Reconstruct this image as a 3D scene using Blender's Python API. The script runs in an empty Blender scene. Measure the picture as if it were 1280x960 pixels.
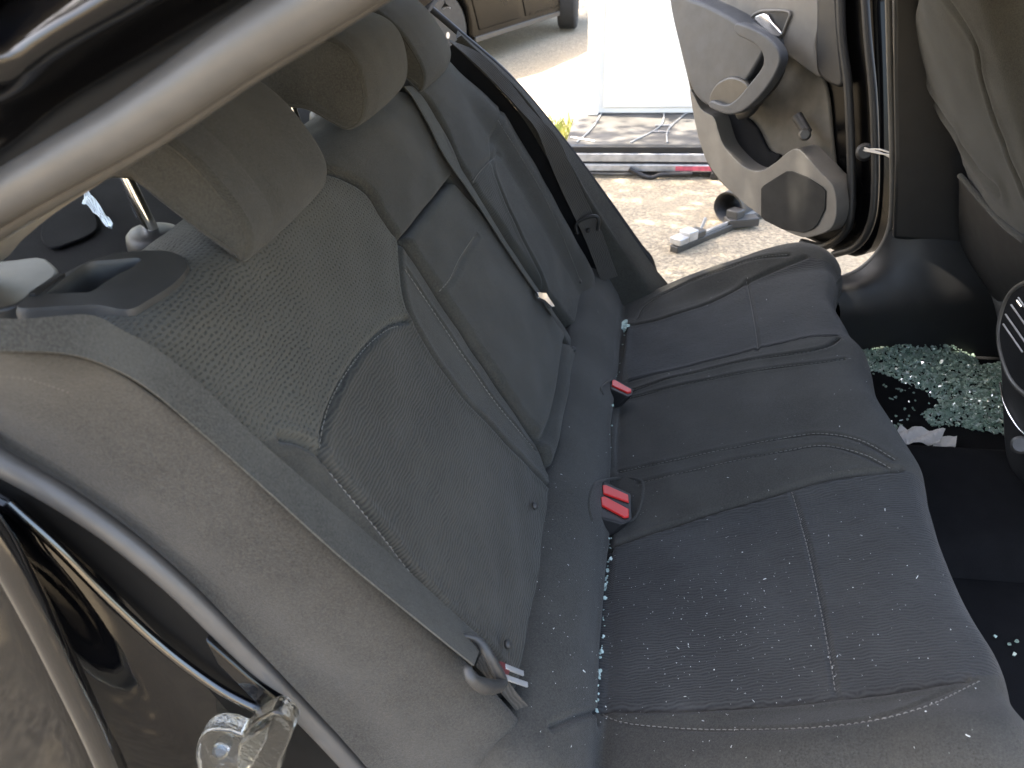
import bpy, bmesh, math, random
import numpy as np
from mathutils import Vector, Matrix
from mathutils.bvhtree import BVHTree
rad = math.radians
random.seed(7); rng = np.random.default_rng(11)
scene = bpy.context.scene
C = scene.collection

# ------------------------------------------------------------------ camera, world, sun, exposure
# car coordinates: X forward, Y to the car's left (away from the viewer), Z up, ground at Z = 0
CAM = np.array([.0942, -1.2007, 1.3992]); YAW, PITCH, ROLL, FPX = -.1680, -.5761, -.0451, 967.67
fw = np.array([math.sin(YAW)*math.cos(PITCH), math.cos(YAW)*math.cos(PITCH), math.sin(PITCH)])
_r = np.cross(fw, [0, 0, 1]); _r /= np.linalg.norm(_r); _u = np.cross(_r, fw)
RT = math.cos(ROLL)*_r + math.sin(ROLL)*_u; UP = -math.sin(ROLL)*_r + math.cos(ROLL)*_u
cd = bpy.data.cameras.new('camera'); cam = bpy.data.objects.new('camera', cd); C.objects.link(cam)
cam.matrix_world = Matrix(((RT[0], UP[0], -fw[0], CAM[0]), (RT[1], UP[1], -fw[1], CAM[1]), (RT[2], UP[2], -fw[2], CAM[2]), (0, 0, 0, 1)))
cd.sensor_width = 36; cd.lens = FPX/1280*36; cd.clip_start = .02; cd.clip_end = 500
cd.dof.use_dof = True; cd.dof.focus_distance = 1.35; cd.dof.aperture_fstop = 8
scene.camera = cam
SUN_EL, SUN_AZ = rad(62), rad(-8)          # travels mostly forward (+X) along the car, a little away from the viewer
sd = Vector((math.cos(SUN_EL)*math.cos(SUN_AZ), math.cos(SUN_EL)*math.sin(SUN_AZ), -math.sin(SUN_EL)))
w = bpy.data.worlds.new('World'); scene.world = w; w.use_nodes = True
nt = w.node_tree; bg = nt.nodes['Background']
sky = nt.nodes.new('ShaderNodeTexSky'); sky.sky_type = 'NISHITA'; sky.sun_disc = False; sky.dust_density = 4; sky.ozone_density = .2
sky.sun_elevation = SUN_EL; sky.sun_rotation = math.atan2(-sd.x, -sd.y)
nt.links.new(sky.outputs[0], bg.inputs[0]); bg.inputs[1].default_value = .15
sl = bpy.data.lights.new('sun', 'SUN'); sl.energy = 3.5; sl.angle = rad(.5); sl.color = (1, .93, .82)
so = bpy.data.objects.new('sun', sl); C.objects.link(so); so.rotation_euler = sd.to_track_quat('-Z', 'Y').to_euler()
scene.view_settings.view_transform = 'Standard'; scene.view_settings.look = 'None'
scene.view_settings.exposure = 3.0; scene.view_settings.gamma = 1
scene.view_settings.use_white_balance = True; scene.view_settings.white_balance_temperature = 7050; scene.view_settings.white_balance_tint = 10

# ------------------------------------------------------------------ sight lines used for measuring positions on known surfaces
def ray(q): return fw + RT*((q[0]-640)/FPX) - UP*((q[1]-480)/FPX)
def on(q, axis, val):
    d = ray(q); return CAM + d*((val-CAM[axis])/d[axis])
def onp(q, P0, n):
    d = ray(q); return CAM + d*((n@(P0-CAM))/(n@d))
TH = rad(29); BO = np.array([.035, 0, .46]); BU = np.array([-math.sin(TH), 0, math.cos(TH)]); BN = np.array([math.cos(TH), 0, math.sin(TH)])
EY = np.array([0, 1., 0])
def back(q, n=0): return onp(q, BO+BN*n, BN)
def b2(q, n=0):
    P = back(q, n); return np.array([P[1], (P-BO)@BU])
S0, RB, A1 = .69, .06, 1.2                  # the backrest rolls over backwards at its top
def Bp(y, s, n=0):
    if s <= S0: return BO + BU*s + BN*n + EY*y
    a = min((s-S0)/RB, A1); d = BN*math.cos(a) + BU*math.sin(a); t = BU*math.cos(a) - BN*math.sin(a)
    return BO + BU*S0 - BN*RB + d*(RB+n) + t*max(0, s-S0-RB*A1) + EY*y
def smooth(pts, n, closed=False):
    P = np.asarray(pts, float); m = len(P)
    if closed: Q = np.vstack([P[-1], P, P[0], P[1]]); segs = m
    else: Q = np.vstack([2*P[0]-P[1], P, 2*P[-1]-P[-2]]); segs = m-1
    out = []
    L = [max(1e-6, np.linalg.norm(Q[i+2]-Q[i+1])) for i in range(segs)]
    cum = np.concatenate([[0], np.cumsum(L)])
    for v in np.linspace(0, cum[-1], n, endpoint=not closed):
        i = min(max(int(np.searchsorted(cum, v, side='right'))-1, 0), segs-1); t = (v-cum[i])/L[i]
        a, b, c, d = Q[i:i+4]
        out.append(.5*((2*b)+(-a+c)*t+(2*a-5*b+4*c-d)*t*t+(-a+3*b-3*c+d)*t**3))
    return np.array(out)
def resample(P, n):
    P = np.asarray(P, float); L = np.concatenate([[0], np.cumsum(np.linalg.norm(np.diff(P, axis=0), axis=1))])
    t = np.linspace(0, L[-1], n)
    return np.stack([np.interp(t, L, P[:, k]) for k in range(P.shape[1])], 1)
def pdist(X, line):
    X = np.asarray(X); best = np.full(len(X), 9.)
    for a, b in zip(line[:-1], line[1:]):
        ab = b-a; t = np.clip(((X-a)@ab)/(ab@ab+1e-12), 0, 1)
        best = np.minimum(best, np.linalg.norm(X-a-t[:, None]*ab, axis=1))
    return best
def inpoly(X, poly):
    x, y = X[:, 0], X[:, 1]; r = np.zeros(len(X), bool); n = len(poly)
    for i in range(n):
        a, b = poly[i], poly[(i+1) % n]
        c = ((a[1] > y) != (b[1] > y)) & (x < (b[0]-a[0])*(y-a[1])/(b[1]-a[1]+1e-12)+a[0]); r ^= c
    return r

# ------------------------------------------------------------------ objects
def tag(o, label=None, cat=None, group=None, kind=None):
    if label: o['label'] = label
    if cat: o['category'] = cat
    if group: o['group'] = group
    if kind: o['kind'] = kind
    return o
def empty(name, loc, label, cat, group=None):
    o = bpy.data.objects.new(name, None); C.objects.link(o); o.location = loc; o.empty_display_size = .1
    return tag(o, label, cat, group)
def obj(name, V, F, mat, parent=None, smooth_=True, uv=None, mats=None, mi=None, auto=None):
    me = bpy.data.meshes.new(name); me.from_pydata([tuple(map(float, v)) for v in V], [], [tuple(map(int, f)) for f in F]); me.update()
    if uv is not None:
        ul = me.uv_layers.new(name='UVMap'); li = np.empty(len(me.loops), int); me.loops.foreach_get('vertex_index', li)
        ul.data.foreach_set('uv', np.asarray(uv, np.float32)[li].ravel())
    for m in (mats or [mat]): me.materials.append(m)
    if mi is not None: me.polygons.foreach_set('material_index', np.asarray(mi, np.int32))
    if smooth_: me.polygons.foreach_set('use_smooth', np.ones(len(me.polygons), bool))
    if auto: me.set_sharp_from_angle(angle=rad(auto))
    o = bpy.data.objects.new(name, me); C.objects.link(o)
    if parent:
        o.parent = parent
        if parent.type == 'EMPTY': o.matrix_parent_inverse = Matrix.Translation(-Vector(parent.location))
        else: o.matrix_parent_inverse = parent.matrix_parent_inverse.copy() if parent.parent is None else Matrix()
    return o
def gridF(nu, nv, flip=False, wrap=False):
    F = []
    for i in range(nu-1):
        for j in range(nv if wrap else nv-1):
            k = (j+1) % nv
            f = (i*nv+j, i*nv+k, (i+1)*nv+k, (i+1)*nv+j); F.append(f[::-1] if flip else f)
    return F
def loft(name, lines, mat, parent, n=60, sub=1, flip=False, thick=0):
    L = [smooth(l, n) for l in lines]; G = np.array(L)
    if sub > 1:
        m = (len(L)-1)*sub+1; G = np.stack([smooth(G[:, j], m) for j in range(n)], 1)
    V = G.reshape(-1, 3); F = gridF(G.shape[0], n, flip)
    o = obj(name, V, F, mat, parent)
    if thick:
        md = o.modifiers.new('solid', 'SOLIDIFY'); md.thickness = thick; md.offset = 0
    return o
def tubeG(path, r, seg=12, cap=True, squash=None):
    P = np.asarray(path, float); n = len(P); rr = np.full(n, r) if np.isscalar(r) else np.asarray(r)
    T = np.gradient(P, axis=0); T /= np.linalg.norm(T, axis=1)[:, None]+1e-12
    ref = np.array([0, 0, 1.]) if abs(T[0][2]) < .9 else np.array([1., 0, 0]); a = ref-T[0]*(ref@T[0]); a /= np.linalg.norm(a)
    V = []
    for i in range(n):
        a = a-T[i]*(a@T[i]); a /= np.linalg.norm(a); b = np.cross(T[i], a)
        for k in range(seg):
            t = 2*math.pi*k/seg; V.append(P[i]+rr[i]*(math.cos(t)*a+math.sin(t)*b))
    F = gridF(n, seg, wrap=True)
    if cap: F = F+[tuple(range(seg))[::-1], tuple((n-1)*seg+k for k in range(seg))]
    return V, F
def join(parts):
    V, F = [], []
    for v, f in parts:
        o = len(V); V += list(v); F += [tuple(i+o for i in g) for g in f]
    return V, F
def tube(name, path, r, mat, parent, seg=12, n=None):
    if n: path = smooth(path, n)
    V, F = tubeG(path, r, seg); return obj(name, V, F, mat, parent, auto=50)
def prismG(poly, vec):
    P = np.asarray(poly, float); n = len(P); Q = P+np.asarray(vec)
    F = [tuple(range(n)), tuple(range(2*n-1, n-1, -1))]+[(i, n+i, n+(i+1) % n, (i+1) % n) for i in range(n)]
    return list(P)+list(Q), F
def bevelled(o, wd, seg=2):
    bm = bmesh.new(); bm.from_mesh(o.data); bmesh.ops.recalc_face_normals(bm, faces=bm.faces); bm.to_mesh(o.data); bm.free()
    if wd:
        md = o.modifiers.new('bevel', 'BEVEL'); md.width = wd; md.segments = seg; md.limit_method = 'ANGLE'; md.angle_limit = rad(35)
    o.data.polygons.foreach_set('use_smooth', np.ones(len(o.data.polygons), bool)); o.data.set_sharp_from_angle(angle=rad(40))
    return o
def prism(name, poly, vec, mat, parent, bev=.003, seg=2):
    V, F = prismG(poly, vec); return bevelled(obj(name, V, F, mat, parent), bev, seg)
def boxG(c, ex, ey, ez):
    c, ex, ey, ez = map(lambda a: np.asarray(a, float), (c, ex, ey, ez))
    P = [c+a*ex+b*ey+d*ez for a in (-1, 1) for b in (-1, 1) for d in (-1, 1)]
    return P, [(0, 1, 3, 2), (4, 6, 7, 5), (0, 4, 5, 1), (2, 3, 7, 6), (0, 2, 6, 4), (1, 5, 7, 3)]
def box(name, lo, hi, mat, parent, bev=.005):
    lo, hi = np.array(lo, float), np.array(hi, float); h = (hi-lo)/2
    V, F = boxG((lo+hi)/2, (h[0], 0, 0), (0, h[1], 0), (0, 0, h[2])); return bevelled(obj(name, V, F, mat, parent), bev)
def ring(name, outer, inner, down, mat, parent, n=64, lip=.004):
    O = smooth(outer, n, True); I = smooth(inner, n, True); d = np.asarray(down, float); c = O.mean(0)
    rows = [O+d, O+d*.12, O+(c-O)*.03, I+(I-c)*.05, I+d*.1, I+d]
    V = np.vstack(rows); F = []
    for i in range(5): F += [(i*n+j, i*n+(j+1) % n, (i+1)*n+(j+1) % n, (i+1)*n+j) for j in range(n)]
    F.append(tuple(5*n+j for j in range(n)))
    return bevelled(obj(name, V, F, mat, parent), 0)

# ------------------------------------------------------------------ materials
def newmat(name):
    m = bpy.data.materials.new(name); m.use_nodes = True; return m, m.node_tree.nodes, m.node_tree.links, m.node_tree.nodes['Principled BSDF']
def mth(ns, ls, op, a, b=None, c=None):
    n = ns.new('ShaderNodeMath'); n.operation = op
    for i, v in enumerate((a, b, c)):
        if v is None: continue
        if isinstance(v, (int, float)): n.inputs[i].default_value = v
        else: ls.new(v, n.inputs[i])
    return n.outputs[0]
def noise(ns, ls, co, scale, detail=3, rough=.55):
    n = ns.new('ShaderNodeTexNoise'); n.inputs['Scale'].default_value = scale; n.inputs['Detail'].default_value = detail; n.inputs['Roughness'].default_value = rough
    ls.new(co, n.inputs['Vector']); return n.outputs[0]
def ramp(ns, ls, f, stops):
    n = ns.new('ShaderNodeValToRGB'); el = n.color_ramp.elements
    while len(el) < len(stops): el.new(.5)
    for e, (p, c) in zip(el, stops): e.position = p; e.color = (*c, 1)
    ls.new(f, n.inputs[0]); return n.outputs[0]
def mixc(ns, ls, f, a, b, mode='MIX'):
    n = ns.new('ShaderNodeMix'); n.data_type = 'RGBA'; n.blend_type = mode
    for s, v in ((n.inputs[0], f), (n.inputs[6], a), (n.inputs[7], b)):
        if isinstance(v, (int, float)): s.default_value = v
        elif isinstance(v, tuple): s.default_value = (*v, 1)
        else: ls.new(v, s)
    return n.outputs[2]
def bump(ns, ls, bsdf, h, strength, dist):
    n = ns.new('ShaderNodeBump'); n.inputs['Strength'].default_value = strength; n.inputs['Distance'].default_value = dist
    ls.new(h, n.inputs['Height']); ls.new(n.outputs[0], bsdf.inputs['Normal'])
def plain(name, col, rough=.5, metal=0, var=.15, vscale=30, bmp=0, bscale=400, coat=0, spec=.5):
    m, ns, ls, b = newmat(name); tc = ns.new('ShaderNodeTexCoord').outputs['Object']
    f = noise(ns, ls, tc, vscale, 5)
    lo = tuple(c*(1-var) for c in col); hi = tuple(min(1, c*(1+var)) for c in col)
    ls.new(ramp(ns, ls, f, [(.3, lo), (.7, hi)]), b.inputs['Base Color'])
    b.inputs['Metallic'].default_value = metal; b.inputs['Specular IOR Level'].default_value = spec
    r = mth(ns, ls, 'MULTIPLY_ADD', noise(ns, ls, tc, vscale*.6, 4), .24, rough-.12); ls.new(r, b.inputs['Roughness'])
    if coat: b.inputs['Coat Weight'].default_value = coat; b.inputs['Coat Roughness'].default_value = .04
    if bmp: bump(ns, ls, b, noise(ns, ls, tc, bscale, 2), bmp, .001)
    return m
def fabric(name, col, pattern='plain', sheen=.12):
    """upholstery: threads and knit pattern follow the seat's own surface coordinates (metres)"""
    m, ns, ls, b = newmat(name); t = ns.new('ShaderNodeTexCoord'); uv = t.outputs['UV']; oc = t.outputs['Object']
    sp = ns.new('ShaderNodeSeparateXYZ'); ls.new(uv, sp.inputs[0]); u, v = sp.outputs[0], sp.outputs[1]
    big = noise(ns, ls, oc, 9, 5, .6); fine = noise(ns, ls, oc, 430, 3, .7)
    if pattern == 'plain':
        wv = mth(ns, ls, 'MULTIPLY', mth(ns, ls, 'SINE', mth(ns, ls, 'MULTIPLY', u, 3600)), mth(ns, ls, 'SINE', mth(ns, ls, 'MULTIPLY', v, 3600)))
        h = mth(ns, ls, 'MULTIPLY_ADD', wv, .15, fine)
        amt = .62
    else:
        wob = noise(ns, ls, uv, 38 if pattern == 'dash' else 30, 2)
        per = .0054 if pattern == 'dash' else .0046
        ph = mth(ns, ls, 'MULTIPLY', mth(ns, ls, 'MULTIPLY_ADD', wob, .014, v), 2*math.pi/per)
        row = mth(ns, ls, 'SINE', ph)
        if pattern == 'dash':
            par = mth(ns, ls, 'SIGN', mth(ns, ls, 'SINE', mth(ns, ls, 'MULTIPLY', ph, .5)))
            cu = mth(ns, ls, 'SINE', mth(ns, ls, 'ADD', mth(ns, ls, 'MULTIPLY', u, 2*math.pi/.0075), mth(ns, ls, 'MULTIPLY', par, 1.57)))
            d = mth(ns, ls, 'MULTIPLY', mth(ns, ls, 'SMOOTH_MAX', row, 0., .2), mth(ns, ls, 'MULTIPLY_ADD', cu, .5, .5))
        else:
            cu = noise(ns, ls, uv, 260, 1)
            d = mth(ns, ls, 'MULTIPLY', mth(ns, ls, 'MULTIPLY_ADD', row, .5, .5), mth(ns, ls, 'MULTIPLY_ADD', cu, .9, .25))
        h = mth(ns, ls, 'SUBTRACT', mth(ns, ls, 'MULTIPLY', fine, .5), d); amt = .6
    c0 = ramp(ns, ls, h, [(.25, tuple(x*(1-amt) for x in col)), (.78, tuple(x*(1+amt*.75) for x in col))]) if pattern == 'plain' else \
        ramp(ns, ls, mth(ns, ls, 'MULTIPLY_ADD', h, .7, .6), [(.2, tuple(x*(.52 if pattern == 'dash' else .55) for x in col)), (.75, tuple(x*(1.25 if pattern == 'dash' else 1.22) for x in col))])
    c1 = mixc(ns, ls, ramp(ns, ls, big, [(.42, (0, 0, 0)), (.8, (.55, .55, .55))]), c0, tuple(x*1.6+.006 for x in col))
    dust = ramp(ns, ls, noise(ns, ls, oc, 1400, 1), [(.74, (0, 0, 0)), (.80, (.35, .35, .35))])
    c2 = mixc(ns, ls, dust, c1, tuple(x*2.6+.01 for x in col))
    ls.new(c2, b.inputs['Base Color']); b.inputs['Roughness'].default_value = .85; b.inputs['Specular IOR Level'].default_value = .25
    b.inputs['Sheen Weight'].default_value = sheen; b.inputs['Sheen Roughness'].default_value = .45
    bump(ns, ls, b, h, .6, .0016)
    return m
M = {}
M['fab'] = fabric('smooth_fabric', (.045, .043, .036))
M['fabside'] = fabric('side_fabric', (.046, .043, .037))
M['dash'] = fabric('dash_knit', (.052, .050, .041), 'dash')
M['wavy'] = fabric('wavy_knit', (.045, .043, .036), 'wavy')
M['seatfab'] = fabric('cushion_fabric', (.046, .044, .038))
M['seatwavy'] = fabric('cushion_knit', (.036, .0358, .0345), 'wavy', .15)
M['web'] = fabric('belt_webbing', (.068, .066, .057), 'plain', .05)
M['webdark'] = fabric('dark_belt_webbing', (.05, .046, .04), 'wavy', .1)
M['thread'] = plain('grey_thread', (.20, .19, .17), .8)
M['blackpl'] = plain('black_plastic', (.013, .013, .0135), .5, bmp=.25, bscale=900)
M['greypl'] = plain('dark_grey_plastic', (.042, .041, .039), .42, bmp=.3, bscale=1100)
M['satin'] = plain('satin_rubber_seal', (.075, .072, .068), .42, var=.1)
M['paint'] = plain('black_car_paint', (.002, .002, .0024), .09, var=.3, vscale=6, spec=.45, coat=.15)
M['paintcoat'] = plain('lacquered_black_edge', (.002, .002, .0024), .1, var=.3, vscale=6, spec=.8, coat=1)
M['doorpaint'] = plain('black_door_metal', (.002, .002, .0024), .3, var=.3, vscale=6, spec=.12)
M['rubber'] = plain('black_rubber_channel', (.006, .006, .006), .7, spec=.15)
M['grille'] = plain('dark_grey_grille', (.028, .028, .0275), .85, bmp=.8, bscale=1500, spec=.2)
M['carpet'] = plain('black_carpet', (.009, .0095, .011), .95, bmp=.8, bscale=500, spec=.15)
M['chrome'] = plain('chrome', (.8, .8, .8), .14, metal=1, var=.03)
M['red'] = plain('red_button', (.62, .022, .018), .4, var=.08)
M['trim'] = plain('grey_door_trim', (.125, .121, .114), .5, bmp=.3, bscale=900, var=.08)
M['trimfab'] = plain('beige_grey_door_cloth', (.095, .087, .074), .85, bmp=.5, bscale=700)
M['trimdark'] = plain('dark_slate_door_pad', (.046, .052, .061), .55, bmp=.3, bscale=800)
M['beige'] = plain('pillar_trim_grey', (.30, .28, .25), .6)
M['fabroof'] = plain('grey_headliner', (.10, .10, .10), .9)
M['paper'] = plain('white_paper', (.78, .76, .73), .8, var=.05)
M['white'] = plain('white_paint', (.90, .865, .79), .5, var=.03, vscale=4)
M['alu'] = plain('worn_aluminium', (.42, .42, .42), .45, metal=.6, var=.3, vscale=15)
M['tyre'] = plain('tyre_rubber', (.03, .03, .03), .85)
M['wheel'] = plain('silver_wheel', (.62, .60, .55), .4, metal=.1)
M['wood'] = plain('bark', (.10, .075, .05), .9, bmp=1, bscale=30)

# ------------------------------------------------------------------ ground
def ground_mat():
    m, ns, ls, b = newmat('sandy_asphalt'); tc = ns.new('ShaderNodeTexCoord').outputs['Object']
    f = noise(ns, ls, tc, 60, 8, .75); g = noise(ns, ls, tc, 1.1, 4)
    vo = ns.new('ShaderNodeTexVoronoi'); vo.inputs['Scale'].default_value = 75; ls.new(tc, vo.inputs['Vector'])
    c = ramp(ns, ls, f, [(.3, (.14, .12, .088)), (.5, (.32, .275, .205)), (.72, (.54, .47, .36))])
    st = ramp(ns, ls, vo.outputs['Color'], [(.25, (.62, .6, .58)), (.8, (1.2, 1.15, 1.05))])
    c = mixc(ns, ls, .75, c, st, 'MULTIPLY')
    c = mixc(ns, ls, ramp(ns, ls, g, [(.45, (0, 0, 0)), (.65, (.6, .6, .6))]), c, (.30, .25, .175))
    ls.new(c, b.inputs['Base Color']); b.inputs['Roughness'].default_value = .95
    bump(ns, ls, b, f, .9, .008); return m
GR = 150
Vg, Fg = [], []
xs = np.concatenate([[-GR, -40], np.linspace(-12, 12, 40), [40, GR]])
for a in xs:
    for b_ in xs:
        k = max(0, min(1, (9-abs(a))/3))*max(0, min(1, (11-abs(b_))/3))
        Vg.append((a, b_+2, k*(.012*math.sin(1.7*a+.6)*math.cos(1.3*b_)+.008*math.sin(3.1*a+2*b_))-.01))
tag(obj('ground', Vg, gridF(len(xs), len(xs), True), ground_mat()), kind='structure')

# ------------------------------------------------------------------ the car: one thing, everything bolted to it is a part
car = empty('damaged_car', (0, 0, 0), 'black car with dusty grey cloth rear bench and shattered window glass inside, rear doors open', 'car')

def patch(name, Lp, Rp, mats, parent, n0=0., r=.015, crown=.01, depth=.06, nu=110, nv=170, grooves=(), zones=(), F=None, edge=(1, 1, 1, 1), wr=.0012, uvrot=False, extra=None):
    """upholstered panel: ruled between a left and a right edge curve (surface coords y,s), rounded at its rim, with seam grooves"""
    F = F or Bp
    L = resample(smooth(Lp, 80), nv); R = resample(smooth(Rp, 80), nv)
    t = np.linspace(0, 1, nu); tu = .55*t+.45*(.5-.5*np.cos(math.pi*t))
    t2 = np.linspace(0, 1, nv); ti = .6*t2+.4*(.5-.5*np.cos(math.pi*t2))
    L = np.stack([np.interp(ti, t2, L[:, k]) for k in (0, 1)], 1); R = np.stack([np.interp(ti, t2, R[:, k]) for k in (0, 1)], 1)
    A = L[None]*(1-tu)[:, None, None]+R[None]*tu[:, None, None]          # nu x nv x 2
    wdt = np.linalg.norm(R-L, axis=1)[None]; du0 = tu[:, None]*wdt; du1 = (1-tu)[:, None]*wdt
    ln = np.linalg.norm(np.diff(A.mean(0), axis=0), axis=1).sum(); dv0 = ti[None]*ln+0*du0; dv1 = (1-ti)[None]*ln+0*du0
    big = 9.
    du = np.minimum(du0 if edge[0] else big, du1 if edge[1] else big); dv = np.minimum(dv0 if edge[2] else big, dv1 if edge[3] else big)
    e1 = np.clip(r-du, 0, None); e2 = np.clip(r-dv, 0, None); d = np.clip(r-np.hypot(e1, e2), 0, r)
    h = n0-(r-np.sqrt(np.clip(r*r-(r-d)**2, 0, None)))
    h = h+crown*(1-(2*tu-1)**2)[:, None]*(1-np.abs(2*ti-1)**3)[None]
    X = A.reshape(-1, 2); H = h.ravel()
    for g in grooves:
        line, dep, wd, puff = g; D = pdist(X, smooth(line, 50))
        H = H-dep*np.exp(-(D/wd)**2)+puff*np.exp(-((D-2.6*wd)/(1.6*wd))**2)
    H = H+wr*(np.sin(X[:, 0]*41+3*np.sin(X[:, 1]*17))*np.sin(X[:, 1]*33+1.3))
    if extra is not None: H = H+extra(X[:, 0], X[:, 1])
    V = np.array([F(a, s, n) for (a, s), n in zip(X, H)])
    Fc = gridF(nu, nv, False); mi = np.zeros(len(Fc), int)
    if zones:
        Fa = np.array(Fc); cen = X[Fa].mean(1)
        for k, poly in zones: mi[inpoly(cen, poly)] = k
    # skirt
    bd = [i*nv for i in range(nu)]+[(nu-1)*nv+j for j in range(1, nv)]+[i*nv+nv-1 for i in range(nu-2, -1, -1)]+[j for j in range(nv-2, 0, -1)]
    base = len(V); sk = np.array([F(X[i][0], X[i][1], H[i]-depth) for i in bd]); V = np.vstack([V, sk]); X = np.vstack([X, X[bd]])
    nb = len(bd); Fs = [(bd[k], base+k, base+(k+1) % nb, bd[(k+1) % nb]) for k in range(nb)]
    mi = np.concatenate([mi, np.zeros(nb, int)])
    uv = X[:, ::-1] if uvrot else X
    o = obj(name, V, Fc+Fs, None, parent, uv=uv, mats=mats, mi=mi)
    bm = bmesh.new(); bm.from_mesh(o.data); bmesh.ops.recalc_face_normals(bm, faces=bm.faces); bm.to_mesh(o.data); bm.free()
    return o
def bvh(o): return BVHTree.FromPolygons([v.co[:] for v in o.data.vertices], [p.vertices[:] for p in o.data.polygons])
def hit(tree, q):
    h = tree.ray_cast(Vector(CAM), Vector(ray(q)).normalized()); return h
def stitches(parent, tree, px, mat=None, ln=.0050, gap=.0028, r=.0006):
    pts = []
    for q in smooth(px, 260):
        h = hit(tree, q)
        if h[0] is not None and (not pts or (h[0]-pts[-1][0]).length < .05): pts.append((h[0], h[1]))
    if len(pts) < 4: return
    P = np.array([p[0][:] for p in pts]); N = np.array([p[1][:] for p in pts])
    L = np.concatenate([[0], np.cumsum(np.linalg.norm(np.diff(P, axis=0), axis=1))]); a = 0; parts = []
    while a+ln < L[-1]:
        tt = np.linspace(a, a+ln, 4); Q = np.stack([np.interp(tt, L, P[:, k]) for k in range(3)], 1); Nn = np.stack([np.interp(tt, L, N[:, k]) for k in range(3)], 1)
        Q = Q+Nn*np.array([-.0002, .0009, .0009, -.0002])[:, None]
        parts.append(tubeG(Q, r, 5)); a += ln+gap
    V, F = join(parts); o = obj('stitching', V, F, mat or M['thread'], parent); return o

# ---- cushion: base profile front to back, measured from the car; bulges added as a height field
PROF = smooth([(-.075, .47), (-.055, .525), (-.025, .556), (.01, .556), (.045, .532), (.070, .492), (.088, .452), (.112, .462), (.18, .487), (.28, .524), (.38, .562), (.46, .592), (.51, .604), (.545, .602), (.568, .578), (.578, .535), (.572, .46), (.555, .36), (.545, .30)], 300)
_pl = np.concatenate([[0], np.cumsum(np.linalg.norm(np.diff(PROF, axis=0), axis=1))])
_top = PROF[np.argmax(PROF[:, 0] >= 0):]
def zprof(x): 
    k = np.argmax(PROF[:, 0]); return np.interp(x, PROF[:k, 0], PROF[:k, 1])
def sstep(a, b, x): t = np.clip((x-a)/(b-a), 0, 1); return t*t*(3-2*t)
def cbulge(x, y):
    front = sstep(.09, .35, x)
    o = .030*sstep(.56, .64, np.abs(y+.01))*front*(1-.55*sstep(.64, .72, np.abs(y+.01)))
    ins = -.008*np.exp(-((np.abs(y)-.40)/.14)**2)*sstep(.1, .3, x)
    cen = .012*sstep(.26, .17, np.abs(y-.02))*sstep(.1, .2, x)
    return o+ins+cen
def cush(q):
    d = ray(q); t = np.linspace(.3, 3.2, 1200); P = CAM+t[:, None]*d
    g = P[:, 2]-(zprof(P[:, 0])+cbulge(P[:, 0], P[:, 1])); i = np.argmax(g < 0); a = g[i-1]/(g[i-1]-g[i]); Q = P[i-1]+(P[i]-P[i-1])*a
    return Q
def c2(px):   # -> (y, arc length along the profile)
    k = np.argmax(PROF[:, 0]); out = []
    for q in px:
        Q = cush(q); out.append((Q[1], np.interp(Q[0], PROF[:k, 0], _pl[:k])))
    return np.array(out)
CS = {  # seams of the cushion as seen
 'crease': [(745, 900), (750, 830), (755, 760), (762, 690), (764, 620), (764, 545), (770, 490), (778, 430), (781, 405)],
 'near_out': [(690, 908), (750, 890), (900, 884), (1000, 877), (1100, 866), (1215, 850)],
 'near_stitch': [(752, 893), (790, 905), (900, 912), (1050, 907), (1150, 886), (1228, 850)],
 'near_cen': [(762, 685), (830, 660), (985, 612), (1060, 594), (1126, 588)],
 'near_cross': [(990, 615), (1010, 690), (1030, 785), (1045, 868)],
 'cen_low': [(800, 604), (900, 580), (980, 564), (1030, 557), (1080, 568), (1118, 588)],
 'cen_up': [(775, 590), (900, 563), (1000, 544), (1040, 543), (1080, 552), (1120, 575)],
 'far_low': [(770, 502), (850, 482), (950, 462), (1010, 455), (1065, 448)],
 'far_hi': [(778, 492), (850, 470), (950, 448), (1010, 440), (1040, 433), (1052, 424)],
 'far_ins': [(785, 476), (900, 448), (1000, 424), (1050, 420)],
 'far_cross': [(933, 352), (942, 400), (948, 440)],
 'far_out': [(782, 408), (830, 397), (900, 372), (960, 340), (1000, 322)],
 'far_stitch': [(796, 398), (806, 382), (840, 362), (900, 338), (950, 322), (985, 318)],
}
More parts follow.
